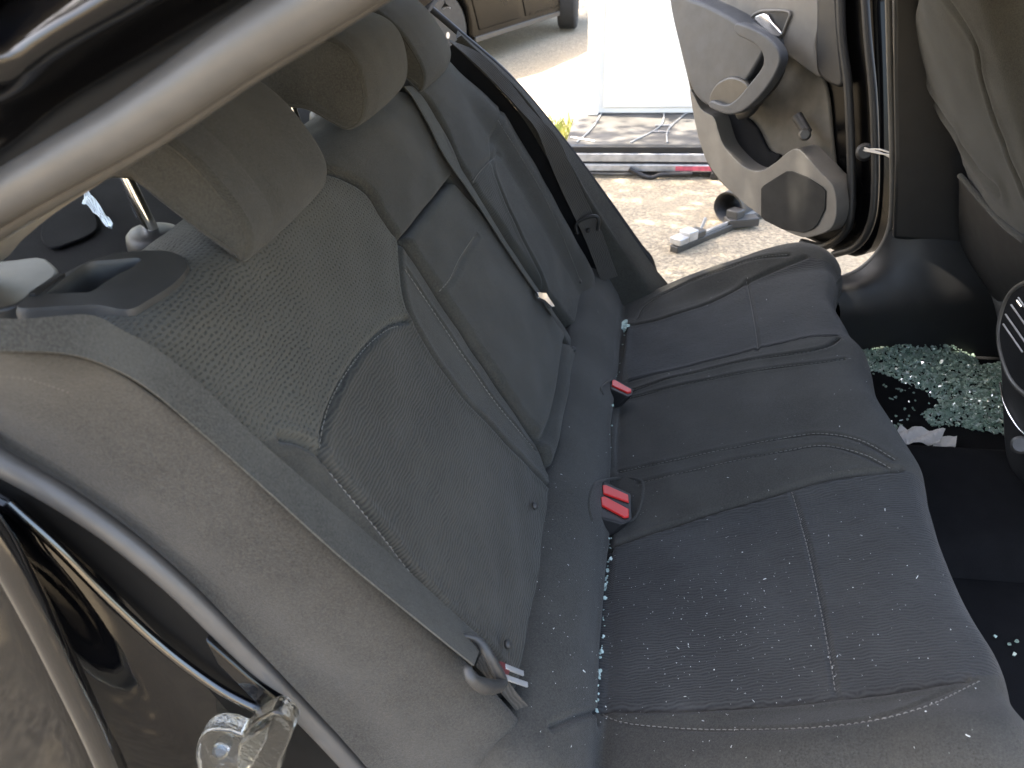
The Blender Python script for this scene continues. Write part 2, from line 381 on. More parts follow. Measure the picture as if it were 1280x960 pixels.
def build_cushion():
    ny, nq = 460, 340
    y = np.linspace(-.725, .705, ny); 
    qa = np.interp(np.linspace(0, 1, nq), [0, .12, .8, 1], [0, .13, .78, 1])*_pl[-1]
    px_ = np.interp(qa, _pl, PROF[:, 0]); pz = np.interp(qa, _pl, PROF[:, 1])
    tx = np.gradient(px_); tz = np.gradient(pz); l = np.hypot(tx, tz); nx, nz = -tz/l, tx/l
    Y, Q = np.meshgrid(y, qa, indexing='ij'); X = np.stack([Y.ravel(), Q.ravel()], 1)
    kmax = np.argmax(px_)
    xx = np.where(np.arange(nq) <= kmax, px_, px_[kmax])
    H = cbulge(xx[None]+0*Y, Y).ravel()
    gro = [('crease', .016, .0055, .003), ('near_out', .007, .0036, .0012), ('near_stitch', .003, .0026, .0006), ('near_cen', .007, .0038, .0014), ('near_cross', .004, .003, .0012),
           ('cen_low', .004, .003, .001), ('cen_up', .004, .003, .001), ('far_low', .005, .003, .001), ('far_hi', .006, .0036, .0015), ('far_ins', .005, .0038, .001), ('far_cross', .004, .0034, .001), ('far_out', .006, .004, .001), ('far_stitch', .005, .0036, .001)]
    lines = {}
    for nm, dp, wd, pf in gro:
        ln_ = smooth(c2(smooth(CS[nm], 26)), 40); lines[nm] = ln_
        D = pdist(X, ln_); H = H-dp*np.exp(-(D/wd)**2)+pf*np.exp(-((D-2.4*wd)/(1.5*wd))**2)
    # piping along the front lip
    ql = np.interp(.555, PROF[:kmax_ , 0], _pl[:kmax_])+.03; D = np.abs(X[:, 1]-ql-.01*np.cos(X[:, 0]*9)); H = H-.003*np.exp(-(D/.004)**2)
    H = H+.0016*np.sin(X[:, 0]*29+2*np.sin(X[:, 1]*15))*np.sin(X[:, 1]*23+X[:, 0]*7)
    # ends roll down
    for e, sgn in ((-.725, 1), (.705, -1)):
        dd = (X[:, 0]-e)*sgn; rr = .05; H = H-np.where(dd < rr, rr-np.sqrt(np.clip(rr*rr-(rr-dd)**2, 0, None)), 0)
    Hg = H.reshape(ny, nq)
    fx = np.where(np.arange(nq) < kmax, sstep(.36, .56, px_), 1.)
    lipx = -.030*np.exp(-((y-.03)/.13)**2)+.006*np.cos(y*9)+.015*sstep(.42, .55, y)-.05*sstep(-.50, -.72, y)-.05*sstep(.58, .70, y)
    V = np.stack([px_[None]+Hg*nx[None]+lipx[:, None]*fx[None], Y, pz[None]+Hg*nz[None]], -1).reshape(-1, 3)
    Fc = gridF(ny, nq); cen = X[np.array(Fc)].mean(1); mi = np.zeros(len(Fc), int)
    qf = _pl[kmax]+.05
    near_poly = np.vstack([lines['near_cen'], [(lines['near_cen'][-1][0]-.02, qf)], [(-.47, qf)], lines['near_out'][::-1][:-8], [lines['crease'][5]], [(lines['near_cen'][0][0], lines['near_cen'][0][1])]])
    far_poly = np.vstack([lines['far_ins'], [(lines['far_ins'][-1][0]+.02, qf), (.52, qf)], lines['far_out'][::-1], [(lines['far_ins'][0])]])
    mi[inpoly(cen, near_poly)] = 1; mi[inpoly(cen, far_poly)] = 1
    o = obj('rear_cushion', V, Fc, None, car, uv=X[:, ::-1]*[1, 1], mats=[M['seatfab'], M['seatwavy']], mi=mi)
    # cushion back skirt is hidden; close both ends with side panels
    for k, i in ((0, 0), (1, ny-1)):
        pass
    return o
kmax_ = int(np.argmax(PROF[:, 0]))
cushion = build_cushion(); tag(cushion, 'dark grey cloth rear bench cushion sprinkled with glass specks')
cb = bvh(cushion)
for k in ('near_stitch', 'near_cross', 'cen_low', 'cen_up', 'far_low', 'far_hi', 'far_cross', 'far_stitch'): stitches(cushion, cb, CS[k], M['thread'])

# ---- backrests (surface coords y, s up the back)
def P2(px, n=0): return np.array([b2(q, n) for q in px])
SEAM = {
 'curve': [(503, 402), (480, 410), (455, 432), (430, 465), (410, 505), (400, 540), (399, 574)],
 'near_r': [(500, 298), (499, 330), (502, 375), (515, 410), (560, 480), (620, 545), (690, 614)],
 'near_strip': [(350, 548), (380, 556), (410, 585), (460, 645), (520, 720), (570, 775), (612, 815), (640, 850)],
 'near_rstitch': [(506, 337), (535, 380), (575, 440), (615, 498), (645, 535), (668, 562)],
 'split': [(360, 172), (395, 188), (425, 205), (452, 232), (478, 268), (500, 298), (530, 340), (560, 388), (615, 470), (668, 548), (688, 590)],
}
split2 = P2(SEAM['split'])[::-1]
near_poly_curve = P2(smooth(SEAM['curve'], 20)); near_r = P2(smooth(SEAM['near_r'], 24)); near_strip = P2(smooth(SEAM['near_strip'], 24))
strip_top = np.array([(-.70, .56), (-.665, .578), near_strip[0]])
sR = np.vstack([[(split2[0][0]+.01, .0)], split2]); sR = np.vstack([sR[sR[:, 1] < .70], [(-.27, .76), (-.28, .83)]])
# straighten: the right edge follows the split line, top at s=.775
zone_up = np.vstack([[(-.72, .84), (-.72, .59)], [(-.66, .575)], near_strip[:4], near_poly_curve[::-1], near_r[near_r[:, 1] > near_poly_curve[0][1]][::-1], split2[split2[:, 1] > .57], [(-.27, .76), (sR[-1][0], .84)]])
zone_lo = np.vstack([near_poly_curve, near_strip[3:], [(near_strip[-1][0], -.02), (near_r[-1][0], -.02)], near_r[near_r[:, 1] < near_poly_curve[0][1]][::-1]])
nb_ = patch('rear_backrest', np.vstack([P2([(735, 1010), (690, 930), (598, 816), (470, 702), (335, 585), (225, 490), (130, 425)]), [(-.70, .83)]]), sR, [M['fab'], M['dash'], M['wavy']], car, r=.018, crown=.008, depth=.10, nu=250, nv=330,
    grooves=[(near_poly_curve, .007, .0036, .0018), (near_r, .006, .0036, .0015), (near_strip, .008, .0042, .002), (P2(SEAM['near_rstitch']), .0025, .0025, .0008)], zones=[(1, zone_up), (2, zone_lo)], uvrot=False)
tag(nb_, 'wide knit cloth backrest nearest the viewer with curved seam')
t_ = bvh(nb_)
stitches(nb_, t_, [(412, 592), (462, 652), (522, 727), (572, 782), (612, 822)]); stitches(nb_, t_, SEAM['near_rstitch']); stitches(nb_, t_, [(399, 560), (404, 530), (414, 500), (433, 466), (458, 434), (482, 414), (500, 407)])
# centre: upper block and arm rest
armL = P2([(688, 590), (668, 548), (615, 470), (560, 388), (502, 300)]); armR = P2([(716, 452), (708, 430), (665, 362), (612, 285), (562, 226)])
topL = P2([(501, 300), (478, 268), (452, 232), (425, 205), (395, 188), (368, 176)]); topR = P2([(563, 221), (562, 205), (555, 186), (540, 152), (522, 124), (506, 106)])
topL = np.vstack([topL[topL[:, 1] < .70], [(-.265, .76), (-.275, .83)]]); topR = np.vstack([topR[topR[:, 1] < .70], [(.165, .76), (.165, .83)]])
cbk = patch('centre_backrest', topL, topR, [M['fab']], car, n0=.004, r=.014, crown=.010, depth=.10, nu=70, nv=70)
arm = patch('armrest', armL+[.004, 0], armR, [M['fab']], car, n0=.008, r=.016, crown=.008, depth=.08, nu=90, nv=130,
    grooves=[(P2([(590, 298), (572, 325), (560, 350), (547, 366)]), .003, .003, .001), (P2([(668, 556), (680, 540), (690, 500), (700, 440), (706, 425)]), .012, .009, .004)])
tag(arm, 'folded-up centre armrest'); t_ = bvh(arm); stitches(arm, t_, [(592, 296), (574, 323), (562, 348), (549, 364)])
# narrow strip right of arm rest, then far backrest
stL = armR+[.006, 0]; stR = P2([(722, 440), (714, 420), (680, 372), (632, 302), (590, 240), (570, 206)])
csb = patch('backrest_edge_strip', np.vstack([stL, [topR[0]+[.006, .02]], topR[1:-1]+[.004, 0]]), np.vstack([stR[:-1], P2([(578, 213), (568, 190), (552, 157), (535, 128)])]), [M['fab']], car, n0=0, r=.012, crown=.004, depth=.08, nu=24, nv=120)
farL = P2([(727, 420), (700, 388), (650, 318), (595, 237), (575, 205), (555, 160), (530, 122), (515, 106)]); farL = np.vstack([farL[farL[:, 1] < .70], [(.19, .76), (.19, .83)]])
fc = [(590, 226), (597, 215), (607, 204), (618, 195)]
far_curve = P2(smooth(fc, 12)); 
farR = np.array([(.60, .02), (.60, .2), (.615, .35), (.615, .5), (.60, .62), (.56, .72), (.53, .83)])
fins = P2(n=.018, px=[(704, 400), (690, 352), (665, 305), (640, 255), (620, 205), (618, 160), (621, 132)])
zf_up = np.vstack([[farL[-1]], farL[::-1][1:4], far_curve, fins[::-1][:2], [(.53, .85)]])
zf_lo = np.vstack([far_curve, fins[::-1][2:], [farL[0]], farL[1:3]])
fb = patch('rear_backrest', farL+[.006, 0], farR, [M['fab'], M['fab'], M['wavy']], car, r=.02, crown=.010, depth=.10, nu=110, nv=170,
    extra=lambda y, s_: .034*sstep(.47, .56, y)*sstep(.70, .52, s_)*sstep(.02, .12, s_), grooves=[(far_curve, .004, .005, .001), (fins, .006, .004, .0015)], zones=[(1, zf_up), (2, zf_lo)])
tag(fb, 'far knit cloth backrest beside the opposite door')
t_ = bvh(fb); stitches(fb, t_, [(591, 228), (598, 217), (608, 206), (618, 198)], r=.0009); stitches(fb, t_, [(622, 150), (650, 195), (680, 245), (705, 300), (725, 350)])
# closing panel behind the backrests
loft('backrest_shell', [[Bp(y, .82 if k < 2 else .02, -.05-.04*k) for y in (-.70, -.2, .2, .60)] for k in (0, 1, 2)], M['carpet'], car, n=20)
# small round trim buttons at the foot of the backrest
for q in ((667, 633), (633, 806), (716, 437), (724, 352)):
    h = back(q, .012); V, F = tubeG([h, h+BN*.004, h+BN*.006], [.006, .006, .003], 14); obj('trim_button', V, F, M['greypl'], car)

# ---- side bolsters beside the wheel arches
A_ = [back(q, .006) for q in [(-70, 436), (0, 439), (120, 452), (230, 522), (330, 604), (460, 718), (590, 835), (690, 950), (760, 1040)]]
Cc = [on(q, 1, -.712) for q in [(-70, 505), (0, 542), (80, 588), (150, 638), (225, 696), (300, 760), (420, 870), (500, 958), (560, 1030)]]
A_, Cc = smooth(A_, 40), smooth(Cc, 40)
mid1 = A_*.62+Cc*.38+np.array([.030, -.004, .012]); mid2 = A_*.25+Cc*.75+np.array([.018, -.008, .010]); A0 = A_-BN*.05+EY*.012
def ulofts(name, lines, mat, n=80, sub=8):
    L = [smooth(l, n) for l in lines]; G = np.array(L); m = (len(L)-1)*sub+1; G = np.stack([smooth(G[:, j], m) for j in range(n)], 1)
    s = np.concatenate([[0], np.cumsum(np.linalg.norm(np.diff(G[m//2], axis=0), axis=1))]); acc = np.concatenate([[0], np.cumsum(np.linalg.norm(np.diff(G[:, n//2], axis=0), axis=1))])
    uv = np.stack([np.tile(s, (m, 1)), np.tile(acc[:, None], (1, n))], -1).reshape(-1, 2)
    return obj(name, G.reshape(-1, 3), gridF(m, n), mat, car, uv=uv)
Ce = smooth([on(q, 1, -.735) for q in [(-70, 525), (0, 574), (75, 618), (150, 670), (225, 733), (300, 808), (370, 880), (440, 955), (520, 1050)]], 40)+np.array([0, .012, 0])
sb1 = ulofts('side_bolster', [A0, A_, mid1, mid2, Cc, Ce], M['fabside']); tag(sb1, 'worn grey cloth side bolster along the near door opening')
t_ = bvh(sb1); stitches(sb1, t_, [(0, 470), (40, 475), (90, 492)], M['thread'], r=.0005)
# far side: dark recess, belt bed and tan bolster
fA = [np.array([P[0], P[1], P[2]]) for P in [Bp(.60, -.07, -.01), Bp(.60, .02, -.01), Bp(.60, .2, .02), Bp(.612, .4, .02), Bp(.60, .58, .0), Bp(.54, .74, -.03)]]
fB = [on(q, 1, .635) for q in [(786, 400), (762, 352), (722, 275), (685, 200), (640, 130), (566, 55)]]
fC = [on(q, 1, .655) for q in [(822, 372), (796, 332), (750, 266), (705, 195), (648, 120), (570, 48)]]
fD = [on(q, 1, .70) for q in [(836, 356), (812, 326), (764, 256), (712, 184), (648, 106), (572, 38)]]
loft('belt_recess', [fA, [ (a+b)/2+np.array([-.03, .01, -.02]) for a, b in zip(fA, fB)], fB], M['carpet'], car, n=40, sub=4)
sb2 = ulofts('side_bolster', [fB, [(a+b)/2+np.array([.018, 0, .012]) for a, b in zip(fB, fC)], fC, fD], M['fab'], 60, 6)
tag(sb2, 'dark cloth side bolster along the opposite door opening')

# ---- headrests: side profile swept across the car
def headrest(prof, y0, y1, label):
    pr = smooth(prof, 72, True); c = pr.mean(0); rows = []
    def inset(k):
        T = np.roll(pr, -1, 0)-np.roll(pr, 1, 0); T /= np.linalg.norm(T, axis=1)[:, None]; N = np.stack([T[:, 1], -T[:, 0]], 1)
        if ((pr-c)*N).sum() < 0: N = -N
        return pr-N*k
    R = .022; spec = []
    for a in np.linspace(0, 90, 7): spec.append((R*(1-math.sin(rad(a))), R*(1-math.cos(rad(90-a)))*0+R*(1-math.sin(rad(a)))))
    ys = []; ins = []
    for a in np.linspace(0, math.pi/2, 7): ys.append(y0+R*.8*(1-math.sin(a))); ins.append(R*.55*(1-math.cos(math.pi/2-a)) if 0 else R*.62*(1-math.cos(a)))
    ys = ys[::-1]; ins = ins  # from end cap (inset) to full section
    sect = []
    for k in range(7):
        a = math.pi/2*k/6; sect.append((y0+R*.8*(1-math.sin(a)), R*.7*(1-math.sin(a)) if k else R*.7))
    sect = [(y0+R*.8*(1-math.sin(math.pi/2*k/6)) if 0 else y0+R*.8*(1-math.cos(math.pi/2*(k)/6)), R*.7*(1-math.sin(math.pi/2*k/6))) for k in range(7)]
    S = sect+[(y0+(y1-y0)*f, -.003*math.sin(math.pi*f)) for f in (.25, .5, .75)]+[(y1-(a-y0), b) for a, b in sect[::-1]]
    V = []
    for yy, k in S:
        p = inset(k)
        for x, z in p: V.append((x, yy, z))
    n = len(pr); F = gridF(len(S), n, wrap=True)
    # end caps, slightly domed, as fans
    for row, sg in ((0, -1), (len(S)-1, 1)):
        p = inset(.7*R)
        prev = row*n
        for sc, dm in ((.75, .004), (.45, .006)):
            b0 = len(V)
            for x, z in p: V.append((c[0]+(x-c[0])*sc, S[row][0]+sg*dm, c[1]+(z-c[1])*sc))
            F += [(prev+j, prev+(j+1) % n, b0+(j+1) % n, b0+j) for j in range(n)]; prev = b0
        b0 = len(V); V.append((c[0], S[row][0]+sg*.007, c[1])); F += [(prev+j, prev+(j+1) % n, b0) for j in range(n)]
    uv = [(v[1], v[2]) if abs(v[1]-y0) > .02 else (v[0], v[2]) for v in V]
    o = obj('headrest', V, F, M['fab'], car, uv=uv); tag(o, label)
    bm = bmesh.new(); bm.from_mesh(o.data); bmesh.ops.recalc_face_normals(bm, faces=bm.faces); bm.to_mesh(o.data); bm.free()
    tube('piping', [(x, y0+.006, z) for x, z in np.vstack([inset(.0045), inset(.0045)[:1]])], .0019, M['fab'], o, 6)
    return o
hp = [(-.300, 1.076), (-.288, 1.095), (-.288, 1.118), (-.302, 1.150), (-.328, 1.188), (-.362, 1.216), (-.405, 1.238), (-.45, 1.246), (-.487, 1.236), (-.505, 1.205), (-.490, 1.165), (-.462, 1.158), (-.435, 1.163), (-.400, 1.163), (-.368, 1.153), (-.342, 1.127), (-.322, 1.095)]
hm = [(-.312, 1.108), (-.290, 1.117), (-.278, 1.138), (-.275, 1.170), (-.283, 1.204), (-.305, 1.226), (-.345, 1.238), (-.40, 1.240), (-.45, 1.228), (-.475, 1.19), (-.462, 1.15), (-.439, 1.139), (-.408, 1.140), (-.367, 1.136), (-.335, 1.119)]
def posts(h, y, pts):
    for yy in y:
        a, b = np.array([pts[0][0], yy, pts[0][1]]), np.array([pts[1][0], yy, pts[1][1]])
        tube('post', [a, (a+b)/2, b], .0082, M['chrome'], h, 18)
        g = a+np.array([.0, 0, .0]); d = (b-a)/np.linalg.norm(b-a)
        d = np.array([.12, 0, .99]); V, F = tubeG([g-d*.022, g-d*.004, g+d*.004, g+d*.009, g+d*.012, g+d*.0125], [.030, .031, .030, .026, .016, .006], 36)
        obj('post_guide', V, F, M['greypl'], h)
h1 = headrest(hp, -.515, -.265, 'near headrest, partly behind the door frame'); posts(h1, (-.452, -.325), ((-.430, 1.078), (-.452, 1.20)))
h2 = headrest(hm, -.130, .115, 'smaller middle headrest'); posts(h2, (-.068, .052), ((-.405, 1.084), (-.425, 1.19)))
h3 = headrest(hp, .245, .49, 'far headrest'); posts(h3, (.30, .43), ((-.430, 1.078), (-.452, 1.20)))
for h in (h1, h2, h3):
    h.name = 'headrest'

# ---- parcel shelf, bezel and small trim behind the seat
box('parcel_shelf', (-1.02, -.66, 1.0), (-.44, .66, 1.035), M['carpet'], car, .01)
shelf_z = 1.037
gr = prism('speaker_grille', smooth([on(q, 2, shelf_z) for q in [(52, 298), (60, 272), (88, 245), (108, 238), (116, 258), (123, 285), (112, 297), (90, 306), (66, 313)]], 40, True), (0, 0, .004), M['carpet'], car, .0015)
bz = 1.108; tnear = bvh(nb_)
def bzp(q, lift=.010):
    return onp(q, np.array([-.37, 0, bz]), np.array([.24, 0, .97]))
ring('latch_bezel', [bzp(q) for q in [(18, 385), (45, 363), (78, 342), (112, 325), (150, 315), (205, 312), (230, 320), (237, 332), (222, 352), (190, 374), (160, 388), (120, 382), (70, 384)]],
     [bzp(q, .012) for q in [(62, 366), (74, 355), (92, 342), (112, 329), (140, 326), (174, 324), (164, 335), (148, 343), (130, 354), (114, 364), (95, 365), (80, 366), (68, 366)]], (-.004, 0, -.04), M['greypl'], car)
prism('bezel_slot', [bzp(q) for q in [(38, 370), (76, 345), (82, 345), (45, 370)]], (0, 0, .003), M['blackpl'], car, 0)
prism('shelf_end_trim', smooth([on(q, 2, 1.10) for q in [(-90, 328), (0, 326), (48, 321), (64, 328), (72, 342), (45, 362), (10, 384), (-90, 388)]], 40, True), (0, 0, -.08), M['greypl'], car, .012, 4)
prism('belt_guide', [on(q, 1, -.665) for q in [(34, 395), (40, 386), (48, 382), (104, 384), (112, 390), (104, 398), (42, 399)]], (0, .03, -.006), M['greypl'], car, .003)

# ---- belts
def strip(name, ea, eb, mat, parent, th=.0016, n=70):
    A, B = smooth(ea, n), smooth(eb, n); m = 9; G = np.array([A*(1-t)+B*t for t in np.linspace(0, 1, m)])
    T = np.gradient(G[m//2], axis=0); N = np.cross(T, B-A); N /= np.linalg.norm(N, axis=1)[:, None]
    if (N@(-fw)).mean() < 0: N = -N
    wd = np.linalg.norm(B-A, axis=1)[None]*np.linspace(0, 1, m)[:, None]; s = np.concatenate([[0], np.cumsum(np.linalg.norm(T, axis=1)[1:])])[None]+0*wd
    top = G+N[None]*th*.5; bot = G-N[None]*th*.5
    V = np.vstack([top.reshape(-1, 3), bot.reshape(-1, 3)]); k = m*n; F = gridF(m, n)+[tuple(i+k for i in f[::-1]) for f in gridF(m, n)]
    for a in (0, m-1): F += [(a*n+j, a*n+j+1, k+a*n+j+1, k+a*n+j) for j in range(n-1)]
    uv = np.vstack([np.stack([s, wd], -1).reshape(-1, 2)]*2)
    o = obj(name, V, F, mat, parent, uv=uv, auto=50); return o
n_ = .014
_ea = [(-40, 398), (30, 399), (112, 394), (150, 412), (200, 440), (262, 492), (330, 557), (450, 660), (540, 742), (604, 800)]; _eb = [(-60, 434), (0, 439), (80, 442), (130, 456), (185, 486), (262, 550), (330, 610), (425, 696), (515, 770), (592, 832)]
belt = strip('seat_belt', [back(q, v) for q, v in zip(_ea, (.014, .014, .014, .014, .014, .014, .014, .012, .010, .010))], [back(q, v) for q, v in zip(_eb, (.014, .014, .014, .014, .014, .014, .02, .034, .048, .05))], M['web'], car)
tag(belt, 'grey seat belt webbing running down the near backrest')
strip('belt_lower_end', [back(q, .016) for q in [(606, 806), (640, 858), (680, 905), (740, 975), (790, 1030)]], [back(q, .004) for q in [(594, 832), (626, 866), (664, 912), (722, 982), (770, 1040)]], M['webdark'], belt)  # same belt, coloured darker for the shade on its turned-away end
V1, F1 = tubeG(smooth([back(q, v) for q, v in [((578, 794), .024), ((597, 800), .032), ((610, 818), .036), ((620, 836), .034), ((628, 850), .028)]], 24), np.interp(np.linspace(0, 1, 24), [0, .3, .8, 1], [.002, .0055, .007, .006]), 12)
V2, F2 = tubeG(smooth([back(q, v) for q, v in [((583, 832), .040), ((589, 848), .042), ((604, 857), .038), ((620, 858), .032), ((630, 852), .027)]], 24), np.interp(np.linspace(0, 1, 24), [0, .4, .8, 1], [.005, .0088, .008, .005]), 12)
V, F = join([(V1, F1), (V2, F2)]); obj('latch_tongue', V, F, M['greypl'], belt)
for a, b in (((631, 833), (654, 842)), ((630, 846), (659, 856))):
    p0, p1 = back(a, .024), back(b, .024); d = (p1-p0); wv = np.cross(d, BN); wv /= np.linalg.norm(wv)
    V, F = boxG((p0+p1)/2, d/2, wv*.0032, BN*.0014); bevelled(obj('metal_prong', V, F, M['alu'], belt), .0008)
prism('tongue_collar', [back(q, .025) for q in [(626, 826), (640, 832), (634, 850), (626, 848)]], -BN*.006, plain('dark_red_plastic', (.10, .02, .02), .5), belt, .001)
fbelt = strip('seat_belt', [on(q, 1, .628) for q in [(562, 50), (598, 66), (628, 92), (665, 138), (695, 170), (712, 205), (728, 240), (746, 276), (756, 300), (772, 345)]],
      [on(q, 1, .596) for q in [(563, 53), (592, 78), (622, 108), (650, 138), (670, 162), (684, 196), (702, 238), (728, 292), (738, 316), (752, 352)]], M['webdark'], car)
tag(fbelt, 'dark seat belt hanging by the opposite door opening')
lp = [on(q, 1, .60) for q in [(722, 292), (720, 281), (728, 274), (742, 270), (748, 274), (747, 288)]]
tube('latch_tongue', lp, .0045, M['blackpl'], fbelt, 10, 40)
V, F = tubeG([on((735, 288), 1, .596), on((735, 288), 1, .590)], [.006, .006], 14); obj('belt_button', V, F, M['blackpl'], fbelt)
cbelt = strip('seat_belt', [back(q, .020) for q in [(505, 108), (516, 122), (535, 155), (556, 196), (590, 245), (640, 322), (690, 394)]],
      [back(q, .008) for q in [(515, 108), (530, 124), (548, 155), (566, 194), (596, 243), (644, 321), (692, 393)]], M['web'], car)
tag(cbelt, 'narrow edge-on centre seat belt between the backrests')
prism('latch_tongue', [back(q, .028) for q in [(672, 365), (683, 366), (687, 373), (694, 383), (690, 384), (682, 376), (674, 372)]], -BN*.008, M['chrome'], cbelt, .001)

# ---- buckles standing in the cushion crease
def buckle(quads, label, housing, pocket, dz=.492):
    def at(q, z): return on(q, 2, z)
    H = np.array([at(q, dz) for q in housing]); o = prism('belt_buckle', H, (-.022, .002, -.032), M['blackpl'], car, .003, 3); tag(o, label)
    for qd in quads:
        Q = np.array([at(q, dz) for q in qd]); c = Q.mean(0)
        b_ = prism('release_button', Q+np.array([0, 0, .0035]), (0, 0, -.008), M['red'], o, .0012)
    if pocket is not None:
        lp = [Vector(hit(cb, q)[0]) for q in pocket]; tube('pocket_rim', smooth([np.array(v)+[0, 0, .001] for v in lp], 50), .0028, M['seatfab'], o, 8)
    return o
buckle([[(753, 608), (758, 608), (785, 620), (786, 629), (754, 618)], [(751, 623), (756, 622), (786, 638), (786, 647), (780, 648), (752, 633)]], 'double black buckle with two red buttons', [(741, 613), (752, 602), (757, 602), (790, 617), (791, 650), (779, 655), (748, 646), (739, 632)], [(740, 652), (736, 630), (741, 610), (750, 602), (775, 598), (798, 600), (804, 608), (801, 630), (793, 648), (780, 655)])
buckle([[(765, 477), (768, 476), (789, 488), (789, 491), (784, 492), (765, 483)]], 'single black buckle with one red button', [(764, 474), (768, 473), (792, 486), (791, 494), (784, 496), (763, 486)], [(754, 494), (751, 486), (757, 479), (765, 475)])

# ---- near body side: door seal, jamb and quarter panel, lofted along the opening's rear edge
def wrap(upper, lower, k, Y):
    up = upper[::-1]; a, b = up[-1], lower[0]
    md = [(-70-14*k, a[1]+52), (-128-20*k, (a[1]+b[1])/2), (-70-14*k, b[1]-42)]
    px = list(up)+md+list(lower); return px
U = [[(0, 248), (80, 201), (150, 161), (225, 112), (300, 60), (380, 10), (470, -46), (600, -122)],
     [(0, 203), (60, 156), (100, 128), (160, 92), (240, 46), (318, 0), (400, -50), (520, -125)],
     [(0, 188), (60, 140), (100, 113), (150, 84), (220, 42), (290, 0), (370, -48), (490, -125)],
     [(0, 163), (50, 127), (90, 100), (140, 68), (195, 34), (250, 0), (330, -45), (450, -118)],
     [(0, 122), (40, 90), (75, 66), (120, 40), (160, 18), (190, 0), (270, -45), (390, -118)],
     [(0, 98), (30, 76), (60, 55), (95, 33), (125, 15), (150, 0), (230, -48), (350, -120)],
     [(0, 62), (20, 50), (40, 36), (62, 22), (80, 12), (100, 0), (180, -50), (300, -125)],
     [(-60, 40), (-40, 26), (-20, 10), (0, -5), (15, -20), (30, -35), (110, -90), (240, -170)]]
Lw = [[(0, 574), (75, 618), (150, 670), (225, 733), (300, 808), (370, 880), (440, 955), (520, 1050)],
      [(0, 605), (60, 642), (120, 688), (200, 757), (260, 818), (320, 882), (385, 950), (450, 1030)],
      [(0, 616), (60, 662), (120, 715), (190, 785), (245, 843), (300, 905), (355, 966), (410, 1030)],
      [(0, 640), (55, 695), (105, 750), (160, 815), (200, 868), (240, 920), (275, 970), (300, 1030)],
      [(0, 664), (35, 712), (65, 760), (100, 830), (125, 885), (145, 935), (160, 980), (172, 1030)],
      [(0, 692), (22, 735), (45, 785), (72, 845), (93, 895), (110, 940), (122, 980), (134, 1030)],
      [(0, 740), (12, 775), (24, 810), (40, 865), (54, 910), (66, 950), (74, 985), (84, 1030)],
      [(-120, 760), (-115, 800), (-110, 840), (-100, 890), (-90, 930), (-80, 960), (-75, 990), (-70, 1030)]]
Yl = [-.716, -.722, -.716, -.730, -.775, -.792, -.796, -.800]
Yu = [-.716, -.722, -.714, -.722, -.752, -.760, -.757, -.715]
jl = [[on(q, 1, yv) for q, yv in zip(wrap(U[k], Lw[k], k, 0), [Yu[k]]*8+[Yu[k]*.7+Yl[k]*.3, Yu[k]*.4+Yl[k]*.6, Yl[k]]+[Yl[k]]*8)] for k in range(8)]
seal_path = smooth(jl[0], 120); rr = np.interp(np.linspace(0, 1, 120), [0, .42, .6, 1], [.0185, .0165, .0125, .0125])
V, F = tubeG(seal_path, rr, 18); seal = obj('door_seal', V, F, M['satin'], car); tag(seal, 'grey rubber door seal framing the near opening')
inn = [[on(q, 1, -.700) for q in wrap([(a+8, b+33) for a, b in U[0]], [(a+10, b-20) for a, b in Lw[0]], -.6, 0)]]
lip = smooth(inn[0], 120); V, F = tubeG(lip, np.interp(np.linspace(0, 1, 120), [0, .45, .6, 1], [.0075, .007, .004, .004]), 10); obj('seal_lip', V, F, M['satin'], seal)
loft('door_channel', [seal_path-[0, .004, 0]]+jl[1:3]+[[P*.5+Q*.5+np.array([0, .004, 0]) for P, Q in zip(jl[2], jl[3])]], M['rubber'], car, n=120, sub=4)
jamb = loft('quarter_panel', jl[2:], M['paint'], car, n=120, sub=5); tag(jamb, 'glossy black door jamb and quarter panel')
# outer skin carried on to the rear wheel and boot
q7 = smooth(jl[7], 60); sk = [q7]
for dx in (.25, .6, 1.0): sk.append(np.array([(P[0]*.35-.2-dx if P[0] > -2 else P[0], -.80+.02*dx, np.interp(j/59, [0, .35, 1], [1.40-.35*dx, 1.0-.05*dx, .28])) for j, P in enumerate(q7)]))
loft('outer_skin', sk, M['paint'], jamb, n=60, sub=3)
tube('shoulder_edge', [on(q, 1, -.792) for q in [(-60, 600), (-20, 655), (10, 700), (48, 770), (85, 845), (118, 915), (142, 975), (160, 1040)]], .0135, M['paintcoat'], jamb, 20, 60)
# a flange bead catching the light
tube('flange_bead', [on(q, 1, -.735) for q in [(10, 628), (70, 682), (130, 742), (200, 806), (270, 858), (330, 890)]], .0055, M['paintcoat'], jamb, 10, 50)
prism('jamb_step', [on(q, 1, -.735) for q in [(255, 800), (310, 848), (352, 880), (345, 888), (330, 882), (318, 905), (312, 900), (320, 880), (270, 830)]], (0, .02, 0), M['paint'], jamb, .003, 3)
# inner pillar trim between seal and shelf
ci = [on(q, 1, -.70) for q in [(-60, 330), (0, 302), (60, 266), (110, 236), (152, 210)]]; co = [on(q, 1, -.60) for q in [(-60, 350), (0, 328), (30, 298), (75, 262), (150, 214)]]
loft('pillar_trim', [ci, [(a+b)/2+np.array([0, 0, .012]) for a, b in zip(ci, co)], co], M['beige'], car, n=30, sub=4)
